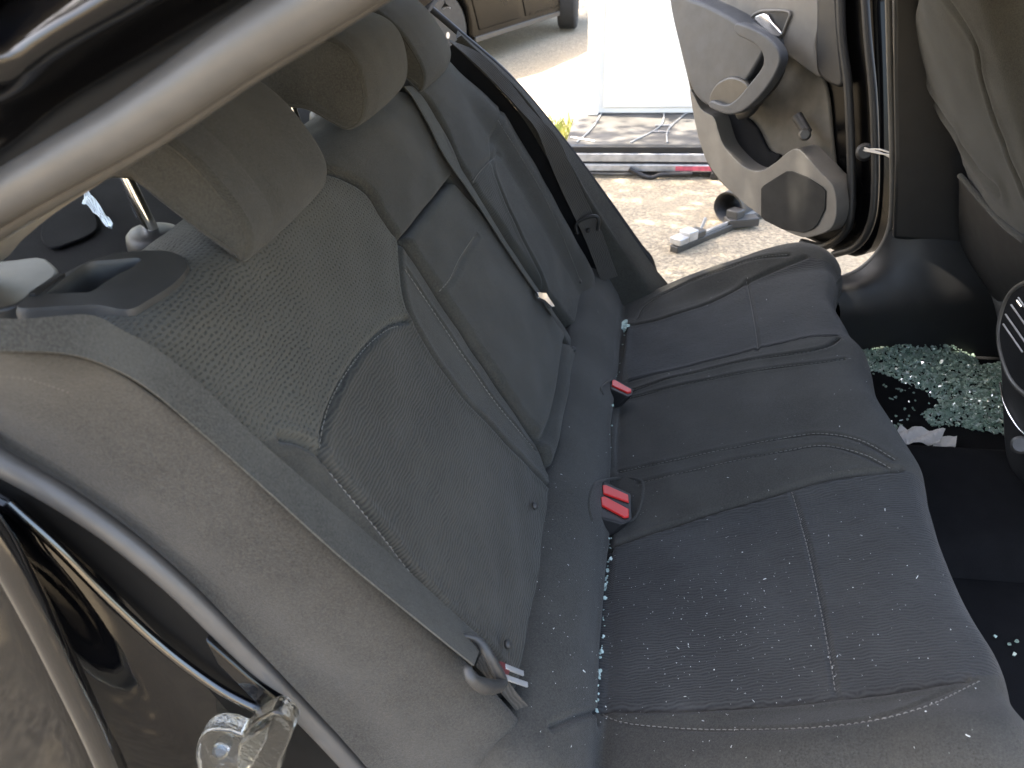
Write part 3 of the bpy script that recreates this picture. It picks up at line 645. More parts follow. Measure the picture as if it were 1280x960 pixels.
# clear plastic striker cover
m, ns, ls, b = newmat('clear_plastic'); b.inputs['Base Color'].default_value = (.86, .91, .92, 1); b.inputs['Roughness'].default_value = .06; b.inputs['Transmission Weight'].default_value = 1; b.inputs['IOR'].default_value = 1.45
bump(ns, ls, b, noise(ns, ls, ns.new('ShaderNodeTexCoord').outputs['Object'], 90, 3), .35, .003); M['clear'] = m
st = prism('striker_cover', smooth([on(q, 1, -.765) for q in [(246, 962), (244, 940), (250, 922), (266, 913), (290, 915), (302, 920), (315, 905), (340, 891), (350, 893), (366, 912), (352, 950), (340, 980), (290, 1000), (255, 990)]], 70, True), (0, .022, 0), M['clear'], car, .004, 3)
tag(st, 'clear plastic striker cover on the near door jamb')
V, F = tubeG([on((276, 938), 1, -.766), on((276, 938), 1, -.770), on((276, 938), 1, -.7715)], [.0088, .0088, .006], 24); obj('screw_boss', V, F, M['clear'], st, auto=40)
prism('wedge', [on(q, 1, -.767) for q in [(303, 922), (342, 894), (338, 915), (318, 950), (300, 960)]], (0, -.010, 0), M['clear'], st, .002)

# ---- roof, glass and hidden body panels
roof = []
for x, z in ((-.62, 1.40), (-.45, 1.44), (0, 1.475), (.6, 1.475), (1.1, 1.43)):
    roof.append([(x, y, z-.045*(abs(y)/.6)**3) for y in (-.62, -.4, 0, .4, .62)])
loft('roof', roof, M['fabroof'], car, n=24, sub=4, thick=.03)
q1 = smooth(jl[3], 120)[:45]; loft('roof_rail', [q1, [(P[0], -.66, P[2]+.05) for P in q1], [(P[0], -.61, min(1.44, P[2]+.10)) for P in q1]], M['beige'], car, n=40, sub=3)
nrl = [(-.10, -.735, 1.44), (.15, -.735, 1.42), (.3, -.725, 1.40), (.7, -.72, 1.405), (1.1, -.70, 1.38)]
loft('roof_rail', [nrl, [(a, -.66, c+.03) for a, b, c in nrl], [(a, -.60, c+.05) for a, b, c in nrl]], M['paint'], car, n=20, sub=3, thick=.015)
frl = [(-.40, .70, 1.17), (-.2, .68, 1.28), (.2, .66, 1.36), (.62, .66, 1.38), (1.1, .66, 1.36)]
loft('roof_rail', [frl, [(a, .62, c+.05) for a, b, c in frl]], M['beige'], car, n=20, thick=.02)
fq = [(-.40, .70, 1.17), (-.36, .70, 1.10), (-.2, .70, .95), (-.08, .70, .81), (.04, .70, .67), (.13, .70, .56), (.15, .70, .30)]
loft('quarter_panel', [fq, [(x-.02, .76, z) for x, y, z in fq], [(x-.06, .80, z) for x, y, z in fq], [(-1.45, .78, np.interp(k/6, [0, .4, 1], [1.05, .95, .3])) for k in range(7)]], M['paint'], car, n=40, sub=3)
box('boot_lid', (-1.55, -.72, .98), (-1.03, .72, 1.02), M['paint'], car, .02); box('rear_panel', (-1.57, -.72, .3), (-1.53, .72, .975), M['paint'], car, .02)
m, ns, ls, b = newmat('window_glass'); b.inputs['Base Color'].default_value = (.22, .24, .23, 1); b.inputs['Roughness'].default_value = .0; b.inputs['Transmission Weight'].default_value = 1; b.inputs['IOR'].default_value = 1.02; M['glass'] = m
loft('rear_window', [[(-.63, y, 1.40) for y in (-.52, 0, .52)], [(-1.02, y, 1.05) for y in (-.56, 0, .56)]], M['glass'], car, n=12)
box('dashboard', (1.35, -.68, .5), (1.8, .68, .95), M['blackpl'], car, .03)
for s in (-1, 1):
    box('front_door', (.80 if s > 0 else .86, s*.74-.03, .32), (1.75, s*.74+.03, .98), M['paint'], car, .02)

# ---- floor, tunnel, sill
FZ = .36
box('floor_carpet', (-.1, -.68, .28), (1.6, .66, FZ), M['carpet'], car, .01)
tn = [[(x, y, z) for x in (.3, .7, 1.1, 1.5)] for y, z in ((-.17, FZ+.003), (-.14, FZ+.05), (-.10, FZ+.062), (0, FZ+.066), (.10, FZ+.062), (.135, FZ+.058), (.15, FZ+.03), (.158, FZ+.003))]
loft('floor_tunnel', tn, M['carpet'], car, n=12, sub=3)
sa = [on(q, 1, y) for q, y in [((1030, 349), .685), ((1060, 345), .685), ((1082, 333), .685), ((1100, 312), .685), ((1116, 286), .68), ((1140, 284), .665), ((1200, 296), .66), ((1262, 302), .66)]]
sbb = [on(q, 1, .637) for q in [(1040, 362), (1075, 357), (1105, 348), (1135, 338), (1165, 331), (1200, 328), (1235, 328), (1285, 330)]]
sc_ = [on(q, 1, .615) for q in [(1050, 386), (1090, 382), (1130, 376), (1170, 370), (1205, 368), (1240, 367), (1275, 367), (1315, 368)]]
sd_ = [(P[0]+.01, .606, FZ+.0) for P in sc_]
loft('sill_trim', [sa, sbb, sc_, [(a+b)/2+np.array([0, .0, 0]) for a, b in zip(sc_, sd_)], sd_], M['blackpl'], car, n=40, sub=5)
box('sill_body', (.10, .70, .25), (.80, .76, .455), M['paint'], car, .015)
bp = prism('pillar_trim', [on(q, 1, .655) for q in [(1114, -40), (1170, -40), (1250, 120), (1262, 312), (1114, 300), (1117, 200), (1115, 100)]], (.05, .09, 0), M['blackpl'], car, .012, 3)
tag(bp, 'black plastic pillar trim beside the front seat')
tube('door_seal', [on(q, 1, .70) for q in [(1110, -40), (1112, 60), (1115, 160), (1116, 240), (1112, 285), (1098, 315), (1075, 337), (1045, 349), (1000, 350)]], .0075, M['satin'], car, 10, 60)
tube('door_seal', [on(q, 1, .712) for q in [(540, 12), (575, 42), (640, 100), (705, 178), (760, 252), (800, 308), (812, 322), (818, 340)]], .008, M['blackpl'], car, 10, 60)
# seat rail
rl = on((1225, 418), 2, FZ+.05); box('seat_rail', rl-[.03, .012, .05], rl+[.18, .016, -.012], M['blackpl'], car, .004); box('seat_rail', rl-[.02, .012, .012], rl+[.2, .02, .018], M['blackpl'], car, .006)

# ---- opposite rear door, swung open about its front hinge
DA = rad(54); DH = np.array([.70, .765, 0]); DE = np.array([-math.cos(DA), math.sin(DA), 0]); DN = np.array([-math.sin(DA), -math.cos(DA), 0])
def dp(q, off=0): return onp(q, DH+DN*off, DN)
def dpx(pl, off=0): return [dp(q, off) for q in pl]
OUT = [(832, -60), (836, 0), (848, 58), (860, 108), (864, 135), (872, 175), (890, 218), (930, 256), (968, 283), (1005, 298), (1050, 318), (1075, 320), (1092, 296), (1100, 240), (1100, 120), (1096, 0), (1095, -60)]
door = prism('rear_door', smooth(dpx(OUT, -.012), 90, True), -DN*.075, M['doorpaint'], car, .012, 3); tag(door, 'opposite rear door swung open with grey trim')
lowp = [(862, 112), (876, 136), (892, 147), (898, 165), (906, 184), (928, 207), (948, 214), (968, 204), (985, 190), (997, 186), (1010, 198), (1028, 218), (1042, 234), (1046, 262), (1040, 284), (1022, 294), (1000, 296), (968, 281), (930, 254), (893, 217), (874, 176)]
prism('pocket_front', smooth(dpx(lowp, .065), 110, True), -DN*.07, M['trim'], door, .010, 4)
prism('cloth_insert', smooth(dpx([(905, 60), (962, 52), (1000, 78), (1030, 102), (1040, 180), (1046, 236), (1046, 262), (990, 240), (900, 200), (870, 130)], .0), 60, True), -DN*.012, M['trimfab'], door, .004)
prism('pocket_shade', smooth(dpx([(888, 138), (905, 134), (930, 146), (945, 160), (960, 188), (975, 196), (948, 216), (915, 200), (900, 175)], .012), 50, True), -DN*.011, M['carpet'], door, .003)  # dark panel added in place of the armrest's shadow inside the pocket
prism('upper_trim', smooth(dpx([(836, -60), (840, 0), (868, 2), (925, 31), (962, 54), (1024, 97), (1019, 60), (1026, 20), (1028, -60)], .012), 80, True), -DN*.02, M['trim'], door, .006)
prism('arm_pad', smooth(dpx([(837, -4), (868, 1), (905, 18), (930, 34), (952, 50), (955, 62), (940, 90), (924, 112), (912, 126), (890, 134), (868, 118), (854, 78)], .080), 80, True), -DN*.085, M['trimdark'], door, .018, 5)
prism('switch_box', smooth(dpx([(886, 122), (896, 104), (916, 96), (936, 108), (926, 132), (912, 140), (892, 132)], .088), 50, True), -DN*.085, M['greypl'], door, .006, 3)
prism('pull_handle', smooth(dpx([(920, 29), (945, 38), (966, 53), (975, 71), (969, 93), (950, 120), (928, 139), (908, 143), (886, 134), (888, 126), (906, 131), (920, 124), (938, 103), (953, 82), (952, 66), (941, 54), (919, 42)], .104), 110, True), -DN*.03, M['trimdark'], door, .008, 4)
V, F = tubeG(smooth(dpx([(966, 66), (974, 82), (966, 102), (950, 120), (936, 138), (925, 142)], .055), 40), .017, 12); obj('handle_back', V, F, M['blackpl'], door)
prism('handle_recess', smooth(dpx([(940, 24), (948, 15), (962, 13), (986, 15), (984, 27), (974, 48), (962, 43)], .0165), 40, True), -DN*.006, M['blackpl'], door, .001)
tube('recess_rim', np.vstack([smooth(dpx([(940, 24), (948, 15), (962, 13), (986, 15), (984, 27), (974, 48), (962, 43)], .017), 40, True), [dp((940, 24), .017)]]), .0035, M['trim'], door, 8)
prism('inside_handle', smooth(dpx([(943, 24), (950, 18), (958, 18), (964, 27), (976, 41), (972, 46), (960, 39)], .026), 40, True), -DN*.008, M['chrome'], door, .003, 3)
tube('window_crank', dpx([(996, 145), (1003, 156), (1009, 166)], .03), [.015, .014, .014], M['blackpl'], door, 12, 3)
V, F = tubeG([dp((1006, 168), .03), dp((1006, 168), .062), dp((1006, 168), .068)], [.016, .016, .011], 20); obj('crank_knob', V, F, M['greypl'], door, auto=40)
prism('speaker_grille', dpx([(951, 236), (954, 232), (968, 223), (983, 214), (990, 214), (1008, 221), (1028, 234), (1032, 239), (1031, 262), (1021, 282), (1015, 287), (1004, 291), (978, 287), (956, 276), (951, 271)], .0685), -DN*.004, M['grille'], door, .0015)
prism('edge_pad', smooth(dpx([(1022, -60), (1020, 20), (1019, 70), (1024, 96), (1052, 108), (1050, 60), (1046, 0), (1046, -60)], .018), 40, True), -DN*.03, M['blackpl'], door, .008)
tube('edge_seal', dpx([(1050, -60), (1052, 40), (1060, 108), (1064, 200), (1064, 262), (1056, 290), (1030, 308), (1002, 303)], .012), .011, M['blackpl'], door, 12, 60)
tube('edge_seal', dpx([(1078, -60), (1084, 40), (1092, 130), (1094, 230), (1088, 280), (1070, 308), (1042, 318)], .006), .010, M['blackpl'], door, 12, 60)
V, F = tubeG([dp((1081, 190), .0), dp((1081, 190), .012), dp((1081, 190), .016)], [.022, .021, .015], 22); obj('wiring_boot', V, F, M['blackpl'], door, auto=40)
for k, (a, b) in enumerate((((1078, 184), (1116, 196)), ((1080, 189), (1114, 197)), ((1076, 187), (1112, 194)), ((1080, 187), (1118, 193)))):
    p0, p1 = dp(a, .012), on(b, 1, .70); tube('wire', [p0, (p0+p1)/2+np.array([0, 0, .006*(k % 2)]), p1], .0022, M['alu'], door, 6, 12)

# ---- front seat
SO = np.array([.905, 0, .65]); SU = np.array([-.452, 0, .892]); SN = np.array([-.892, 0, -.452])
def Sp(y, s, n=0): return SO+SU*s+SN*n+EY*y
def S2(px, n=0):
    out = []
    for q in px: P = onp(q, SO+SN*n, SN); out.append((P[1], (P-SO)@SU))
    return np.array(out)
fsR = S2([(1236, 420), (1226, 350), (1222, 300), (1214, 240), (1196, 185), (1170, 135), (1151, 95), (1143, 60), (1140, 20), (1150, -40)])
fs = patch('front_seat', [(.10, -.24), (.10, 0), (.11, .3), (.14, .5), (.20, .72)], np.array([fsR[k] for k in range(len(fsR))]), [M['fab']], car, n0=.0, r=.05, crown=.02, depth=.12, nu=110, nv=130, F=Sp,
     grooves=[(S2([(1178, -20), (1205, 15), (1228, 55), (1238, 100), (1262, 170), (1290, 240)]), .008, .005, .002), (S2([(1150, 85), (1180, 130), (1210, 165), (1214, 175), (1240, 210), (1262, 232)]), .014, .009, .005), (S2([(1214, 215), (1216, 260), (1222, 330)]), .006, .008, .002)])
tag(fs, 'front seat backrest with map pocket')
V, F = tubeG(smooth([Sp(*S2([q])[0], .022) for q in [(1214, 214), (1222, 222), (1245, 248), (1270, 274), (1300, 296)]], 30), .006, 8); obj('pocket_hem', V, F, M['fab'], fs)
loft('map_pocket', [[Sp(*S2([q])[0], .024) for q in [(1214, 214), (1222, 222), (1245, 248), (1270, 274), (1300, 296)]], [Sp(*S2([q])[0], .034) for q in [(1220, 300), (1234, 310), (1260, 330), (1290, 350), (1320, 370)]], [Sp(*S2([q])[0], .010) for q in [(1228, 350), (1240, 362), (1262, 385), (1290, 410), (1320, 430)]]], M['blackpl'], fs, n=24, sub=5)
ct = Sp(*S2([(1225, 6)])[0], -.03); box('headrest_post', ct-[.02, .03, .012], ct+[.02, .04, .012], M['chrome'], fs, .004)

# ---- rear of the centre console with vent
CX = .80
cn = prism('centre_console', smooth([on(q, 0, CX) for q in [(1249, 470), (1247, 425), (1251, 385), (1266, 358), (1300, 344), (1360, 360), (1390, 480), (1390, 640), (1320, 628), (1275, 606), (1256, 575), (1251, 520)]], 80, True), (.4, 0, 0), M['blackpl'], car, .012, 3)
tag(cn, 'black centre console end with round air vent')
rg = smooth([on(q, 0, CX-.006) for q in [(1249, 425), (1254, 388), (1268, 362), (1300, 350), (1336, 372), (1348, 430), (1330, 490), (1296, 500), (1264, 474)]], 60, True)
tube('vent_ring', np.vstack([rg, rg[:2]]), .005, M['satin'], cn, 10)
prism('vent_recess', rg*.97+rg.mean(0)*.03+np.array([-.001, 0, 0]), (.003, 0, 0), M['carpet'], cn, 0)
for a, b in (((1254, 405), (1278, 440)), ((1257, 393), (1290, 440)), ((1264, 381), (1300, 432)), ((1273, 372), (1310, 425)), ((1284, 366), (1320, 418))):
    tube('vent_slat', [on(a, 0, CX-.010), on(b, 0, CX-.010)], .0017, M['alu'], cn, 6)
tube('vent_tab', [on((1272, 376), 0, CX-.009), on((1278, 384), 0, CX-.009)], .003, M['chrome'], cn, 8)
tube('chrome_strip', [on(q, 0, CX-.003) for q in [(1250, 478), (1254, 500), (1264, 522), (1280, 542), (1310, 560)]], .0022, M['chrome'], cn, 8, 30)
V, F = tubeG([on((1276, 556), 0, CX), on((1276, 556), 0, CX-.008), on((1276, 556), 0, CX-.010)], [.016, .016, .012], 24); obj('socket_cap', V, F, M['greypl'], cn, auto=40)

# ------------------------------------------------------------------ loose things inside the car: glass, papers
m, ns, ls, b = newmat('green_tempered_glass'); g_ = M['shard'] = m
oi = ns.new('ShaderNodeObjectInfo'); tc = ns.new('ShaderNodeTexCoord').outputs['Object']
ls.new(ramp(ns, ls, noise(ns, ls, tc, 60, 3), [(.3, (.25, .40, .31)), (.55, (.48, .63, .53)), (.75, (.86, .91, .85))]), b.inputs['Base Color'])
b.inputs['Roughness'].default_value = .12; b.inputs['IOR'].default_value = 1.5; b.inputs['Transmission Weight'].default_value = .3; b.inputs['Coat Weight'].default_value = .3
def pebble(k):
    r_ = random.Random(k); n = r_.choice((4, 5, 5, 6)); a0 = r_.random()*6; P = []
    for j in range(n):
        a = a0+2*math.pi*j/n+r_.uniform(-.3, .3); q = r_.uniform(.7, 1.1); P.append((q*math.cos(a), q*math.sin(a)*.85, 0))
    V, F = prismG(P, (r_.uniform(-.2, .2), r_.uniform(-.2, .2), r_.uniform(.6, 1.0))); return V, F
PEB = [pebble(k) for k in range(12)]; PM = []
for k, (V, F) in enumerate(PEB):
    me = bpy.data.meshes.new('glass_fragment'); me.from_pydata([tuple(v) for v in V], [], F); me.materials.append(M['shard']); PM.append(me)
m, ns, ls, b = newmat('pale_tempered_glass'); ls.new(ramp(ns, ls, noise(ns, ls, ns.new('ShaderNodeTexCoord').outputs['Object'], 3, 3), [(.3, (.34, .50, .43)), (.6, (.62, .73, .68))]), b.inputs['Base Color']); b.inputs['Roughness'].default_value = .15
PM2 = []
for me in PM: m2 = me.copy(); m2.materials.clear(); m2.materials.append(m); PM2.append(m2)
def rotm():
    a, b_, c = rng.uniform(0, 6.28), rng.uniform(-.7, .7), rng.uniform(-.7, .7)
    return np.array(Matrix.Rotation(a, 3, 'Z') @ Matrix.Rotation(b_, 3, 'X') @ Matrix.Rotation(c, 3, 'Y'))
def frag(P, s, label, group):
    o = bpy.data.objects.new('glass_fragment', random.choice(PM2 if 'seam' in group else PM)); C.objects.link(o); R3 = Matrix(rotm().tolist())
    o.matrix_world = Matrix.Translation(Vector(P)) @ R3.to_4x4() @ Matrix.Diagonal((s, s, s*.8, 1)); return tag(o, label, 'glass fragment', group)
HEAP = np.array([(1070, 440), (1110, 430), (1160, 427), (1212, 420), (1216, 445), (1225, 458), (1262, 452), (1262, 545), (1220, 540), (1190, 532), (1165, 535), (1150, 520), (1175, 505), (1160, 492), (1130, 480), (1100, 466), (1072, 466)])
hp2 = np.array([on(q, 2, FZ)[:2] for q in HEAP])
lo, hi = hp2.min(0), hp2.max(0); pts = []
while len(pts) < 6000:
    Q = rng.uniform(lo, hi, (500, 2)); pts += list(Q[inpoly(Q, hp2)])
pts = np.array(pts[:6000]); dd = pdist(pts, np.vstack([hp2, hp2[:1]]))
zz = FZ+.002+rng.uniform(0, 1, len(pts))*np.clip(dd*.45, 0, .022)
order = np.argsort(-(zz+.0))
parts = []
for i in order[200:]:
    V, F = PEB[rng.integers(12)]; s = rng.uniform(.0018, .0048); Rm = rotm(); parts.append(((np.array(V)*s)@Rm.T+[pts[i][0], pts[i][1], zz[i]], F))
# larger sheets still held together
V, F = join(parts); tag(obj('glass_heap', V, F, M['shard'], None, smooth_=False), 'heap of green shattered window glass on the dark floor', 'broken glass', kind='stuff')
for i in order[:200]: frag((pts[i][0], pts[i][1], zz[i]+.001), rng.uniform(.0035, .0065), 'green glass fragment lying in the heap on the car floor', 'glass fragments on the heap')
k = 0
while k < 70:
    q = (rng.uniform(1080, 1190), rng.uniform(455, 545))
    P = on(q, 2, FZ+.003)
    if P[0] < .62: continue
    frag(P, rng.uniform(.002, .0045), 'green glass fragment scattered on the dark carpet beside the heap', 'glass fragments beside the heap'); k += 1
for q in [(1100, 528), (1106, 534), (1112, 530), (1118, 536), (1092, 524), (1125, 532)]: frag(on(q, 2, FZ+.004), .008, 'flat green glass piece on the carpet near the crumpled paper', 'flat glass pieces by the paper')
# fragments caught in the cushion crease
cr = smooth(CS['crease'], 200)
for lo_, hi_, n in ((.02, .30, 26), (.30, .46, 22), (.62, .75, 3), (.84, .98, 9)):
    for _ in range(n):
        q = cr[int(rng.uniform(lo_, hi_)*199)]+[rng.normal(0, 1.2), 0]; h = hit(cb, q)
        if h[0]: frag(np.array(h[0])+[0, 0, .001], rng.choice([.0013, .0018, .0026, .004], p=[.35, .3, .25, .1]), 'tiny pale green glass fragment caught in the seam at the back of the cushion', 'glass fragments in the cushion seam')
for q in [(780, 410), (777, 412), (784, 411), (780, 415), (778, 408), (783, 406)]: frag(np.array(hit(cb, q)[0])+[0, 0, .006], .0085, 'green glass lump at the far end of the cushion seam', 'glass lump at the far cushion seam')
for q in [(769, 506), (766, 508)]: frag(np.array(hit(cb, q)[0])+[0, 0, .002], .0042, 'green glass fragment just in front of the single buckle', 'glass by the single buckle')
for q in [(1243, 795), (1270, 802), (1268, 818), (1262, 806)]: frag(on(q, 2, FZ+.003), .004, 'green glass fragment on the near carpet past the cushion corner', 'glass on the near carpet')
# glass dust
parts = []
k = 0
while k < 620:
    q = (rng.uniform(640, 1240), rng.uniform(320, 945)) if k < 230 else (rng.normal(900, 120), rng.normal(770, 75))
    h = hit(cb, q)
    if h[0] is None or h[1].z < .3: continue
    V, F = PEB[rng.integers(12)]; s = rng.choice([.0004, .0005, .0007, .0012], p=[.45, .3, .2, .05]); Rm = rotm(); V = np.array(V)*s*[1, .7, .7] if rng.random() < .8 else np.array(V)*s*[3.2, .6, .6]
    parts.append((V@Rm.T+np.array(h[0])+[0, 0, .0004], F)); k += 1
V, F = join(parts); M['speck'] = plain('glass_specks', (.75, .76, .72), .4); tag(obj('glass_dust', V, F, M['speck'], None, False), 'pale specks of glass dust on the rear cushion', 'glass dust', kind='stuff')
# papers
def sheet(name, px, z, amp, label, cat, mat, nu=16, nv=10, up=.0, seed=0):
    A, B = smooth(px[0], nu), smooth(px[1], nu); r_ = np.random.default_rng(seed); G = []
    for j in range(nv):
        t = j/(nv-1)
        for i in range(nu):
            P = on(A[i]*(1-t)+B[i]*t, 2, z); G.append(P+np.array([0, 0, abs(amp*math.sin(i*.42+j*.25+seed))+.10*amp*r_.normal()]))
    o = obj(name, G, gridF(nv, nu), mat, None, False); md = o.modifiers.new('s', 'SOLIDIFY'); md.thickness = .0012; md.offset = 0
    return tag(o, label, cat)
sheet('crumpled_paper', ([(1124, 536), (1140, 538), (1160, 540), (1180, 541)], [(1114, 550), (1130, 556), (1150, 558), (1172, 558)]), FZ+.012, .012, 'crumpled white paper on the carpet in front of the cushion', 'paper', M['paper'], seed=2)
sheet('paper_scrap', ([(1168, 546), (1182, 546), (1196, 546)], [(1166, 558), (1180, 559), (1194, 559)]), FZ+.012, .002, 'flat paper corner sticking out from under the crumpled paper', 'paper', M['paper'], seed=4)
M['blupap'] = plain('pale_blue_paper', (.62, .72, .80), .6, var=.12, vscale=60)
sheet('torn_paper', ([(107, 234), (113, 243), (121, 254), (131, 268), (143, 284)], [(104, 259), (112, 262), (118, 268), (126, 277), (137, 288)]), shelf_z+.02, .006, 'torn pale blue paper strip on the parcel shelf behind the headrest', 'paper', M['blupap'], seed=5)

# ------------------------------------------------------------------ outside, beyond the opposite door
# low platform with metal rails
deck = empty('flat_platform', (.3, 3.4, 0), 'low flat grey platform with aluminium edge rails lying on the ground', 'platform')
M['deckmat'] = plain('worn_grey_deck', (.075, .073, .07), .8, var=.4, vscale=6)
box('deck', (-.28, 3.14, .10), (1.5, 4.25, .145), M['deckmat'], deck, .004)
box('top_rail', (-.27, 3.085, .128), (1.5, 3.137, .158), M['blackpl'], deck, .003)
box('rail', (-.24, 3.075, .078), (1.5, 3.13, .124), M['alu'], deck, .006); box('rail', (-.22, 3.07, .026), (1.5, 3.13, .066), M['alu'], deck, .006)
box('rail_core', (-.2, 3.09, .004), (1.5, 3.135, .125), M['blackpl'], deck, .003)
M['redtape'] = plain('faded_red_tape', (.52, .09, .12), .6, var=.35, vscale=30)
box('red_strip', (.33, 3.067, .034), (.80, 3.0695, .058), M['redtape'], deck, 0)
tube('cable', [(.08, 3.05, .05), (.14, 3.04, .02), (.20, 3.03, .008), (.25, 3.04, .02), (.30, 3.05, .02), (.42, 3.05, .025)], .013, M['blackpl'], deck, 10, 40)
tube('cable', [(-.2, 3.06, .02), (0, 3.05, .018), (.15, 3.055, .022)], .008, M['greypl'], deck, 8, 20)
box('foot', (.52, 3.05, -.005), (.58, 3.12, .03), M['blackpl'], deck, .004)
for pts_ in ([(-.22, 3.2, .15), (-.15, 3.5, .15), (-.1, 3.95, .15)], [(-.26, 3.3, .15), (-.12, 3.22, .15)], [(.08, 3.2, .15), (.25, 3.55, .15), (.28, 3.98, .15)], [(.28, 3.2, .15), (.30, 3.5, .15), (.47, 4.0, .15)], [(.2, 3.42, .15), (.3, 3.42, .15)], [(.22, 3.55, .15), (.31, 3.56, .15)]):
    tube('wire_frame', pts_, .005, M['alu'], deck, 6, 14)
# white cabinet
wc = empty('white_cabinet', (.3, 4.1, .147), 'tall white panel-sided cabinet standing on the grey platform', 'cabinet')
box('body', (-.17, 3.84, .147), (1.3, 4.6, 2.1), M['white'], wc, .01); box('corner_post', (-.20, 3.80, .147), (-.13, 3.86, 2.1), M['white'], wc, .006)
box('door_panel', (-.10, 3.822, .19), (.62, 3.838, 2.05), M['white'], wc, .004); box('door_panel', (.64, 3.822, .19), (1.28, 3.838, 2.05), M['white'], wc, .004)
# pipe and broken trim on the ground
pp = empty('black_pipe', (.66, 2.6, 0), 'short black pipe end lying on the ground beside the open door', 'pipe')
pc = on((910, 260), 2, .075); ax = np.array([.55, .8, .0]); ax /= np.linalg.norm(ax)
V, F = tubeG([pc, pc+ax*.3], .075, 28, cap=False); V2, F2 = tubeG([pc, pc+ax*.3], .066, 28, cap=False); V, F = join([(V, F), (V2, F2)]); F += [(k, (k+1) % 28, 56+(k+1) % 28, 56+k) for k in range(28)]
obj('pipe_wall', V, F, M['greypl'], pp)
V, F = boxG(pc+np.array([.06, -.06, -.04]), (.07, .02, 0), (-.01, .03, 0), (0, 0, .02)); bevelled(obj('clamp', V, F, M['greypl'], pp), .004)
bt = empty('broken_trim', (.45, 2.3, 0), 'long broken grey plastic trim strip lying on the ground', 'trim strip')
a, b_ = on((842, 312), 2, .02), on((960, 262), 2, .02); d = (b_-a); pd = np.array([-d[1], d[0], 0])/np.linalg.norm(d[:2])
V, F = boxG((a+b_)/2, d/2, pd*.022, (0, 0, .015)); bevelled(obj('strip', V, F, M['greypl'], bt), .004)
V, F = boxG((a+b_)/2+np.array([0, 0, .018]), d/2*.96, pd*.006, (0, 0, .008)); obj('rib', V, F, M['alu'], bt, False)
for t, hgt in ((.05, .03), (.14, .045), (.22, .03), (.62, .05)):
    c = a+d*t; V, F = boxG(c+np.array([0, 0, .02+hgt/2]), d/np.linalg.norm(d)*.03, pd*.03, (0, 0, hgt/2)); bevelled(obj('bracket', V, F, M['alu'] if t < .2 else M['greypl'], bt), .004)
tube('clip', [a+d*.24+[0, 0, .02], a+d*.30+[0, 0, .09]], .007, M['alu'], bt, 6)
# second car, parked beyond
bc = empty('parked_car', (-1.6, 7, 0), 'dark car parked on the gravel in the background', 'car')
ca = np.array([.37, .93, 0]); ca /= np.linalg.norm(ca); cnr = np.array([ca[1], -ca[0], 0]); W1 = np.array([-1.53, 5.80, 0]); WB = 2.5; WR = .315
def cp(l, z, o_): return W1+ca*l+cnr*o_+np.array([0, 0, z])
def arch(c, r, a0, a1, n): return [(c+r*math.cos(a), WR+r*math.sin(a)) for a in np.linspace(a0, a1, n)]
low = [(-.72, .30), (-.40, .24)]+arch(0, .37, math.pi-.0+.2, -.2, 12)+[(.42, .2), (WB-.42, .2)]+arch(WB, .37, math.pi+.2, -.2, 12)+[(WB+.42, .24), (WB+.82, .30)]
upp = [(WB+.84, .55), (WB+.78, .72), (WB+.3, .92), (WB-.35, 1.0), (WB-1.05, 1.42), (WB-1.6, 1.48), (.25, 1.44), (-.45, 1.05), (-.72, .95), (-.78, .6)]
pol = [(l, z) for l, z in low+upp]
Vb = [cp(l, z, .02-.10*max(0, z-.9)) for l, z in pol]+[cp(l, z, -1.66+.10*max(0, z-.9)) for l, z in pol]; n = len(pol)
Fb = [tuple(range(n)), tuple(range(2*n-1, n-1, -1))]+[(i, n+i, n+(i+1) % n, (i+1) % n) for i in range(n)]
M['bcpaint'] = plain('dark_dusty_paint', (.003, .003, .003), .25, var=.5, vscale=4, spec=.1)
bevelled(obj('body', Vb, Fb, M['bcpaint'], bc), .03, 3)
prism('sill_strip', [cp(.42, .19, .035), cp(WB-.42, .19, .035), cp(WB-.42, .235, .035), cp(.42, .235, .035)], -cnr*.05, M['greypl'], bc, .005)
for l0, l1 in ((.40, 1.22), (1.26, 2.06)):
    prism('door', [cp(l0+.1, .28, .028), cp(l1, .28, .028), cp(l1, .92, .024), cp(l0-.05, .92, .024), cp(l0-.05, .7, .028)], -cnr*.02, M['bcpaint'], bc, .008)
    prism('side_window', [cp(l0, .98, .016), cp(l1, .98, .016), cp(l1-.1, 1.34, -.022), cp(l0+.1, 1.34, -.022)], -cnr*.01, M['blackpl'], bc, .003)
    prism('door_handle', [cp(l0+.1, .80, .04), cp(l0+.28, .80, .04), cp(l0+.28, .83, .04), cp(l0+.1, .83, .04)], -cnr*.02, M['bcpaint'], bc, .006)
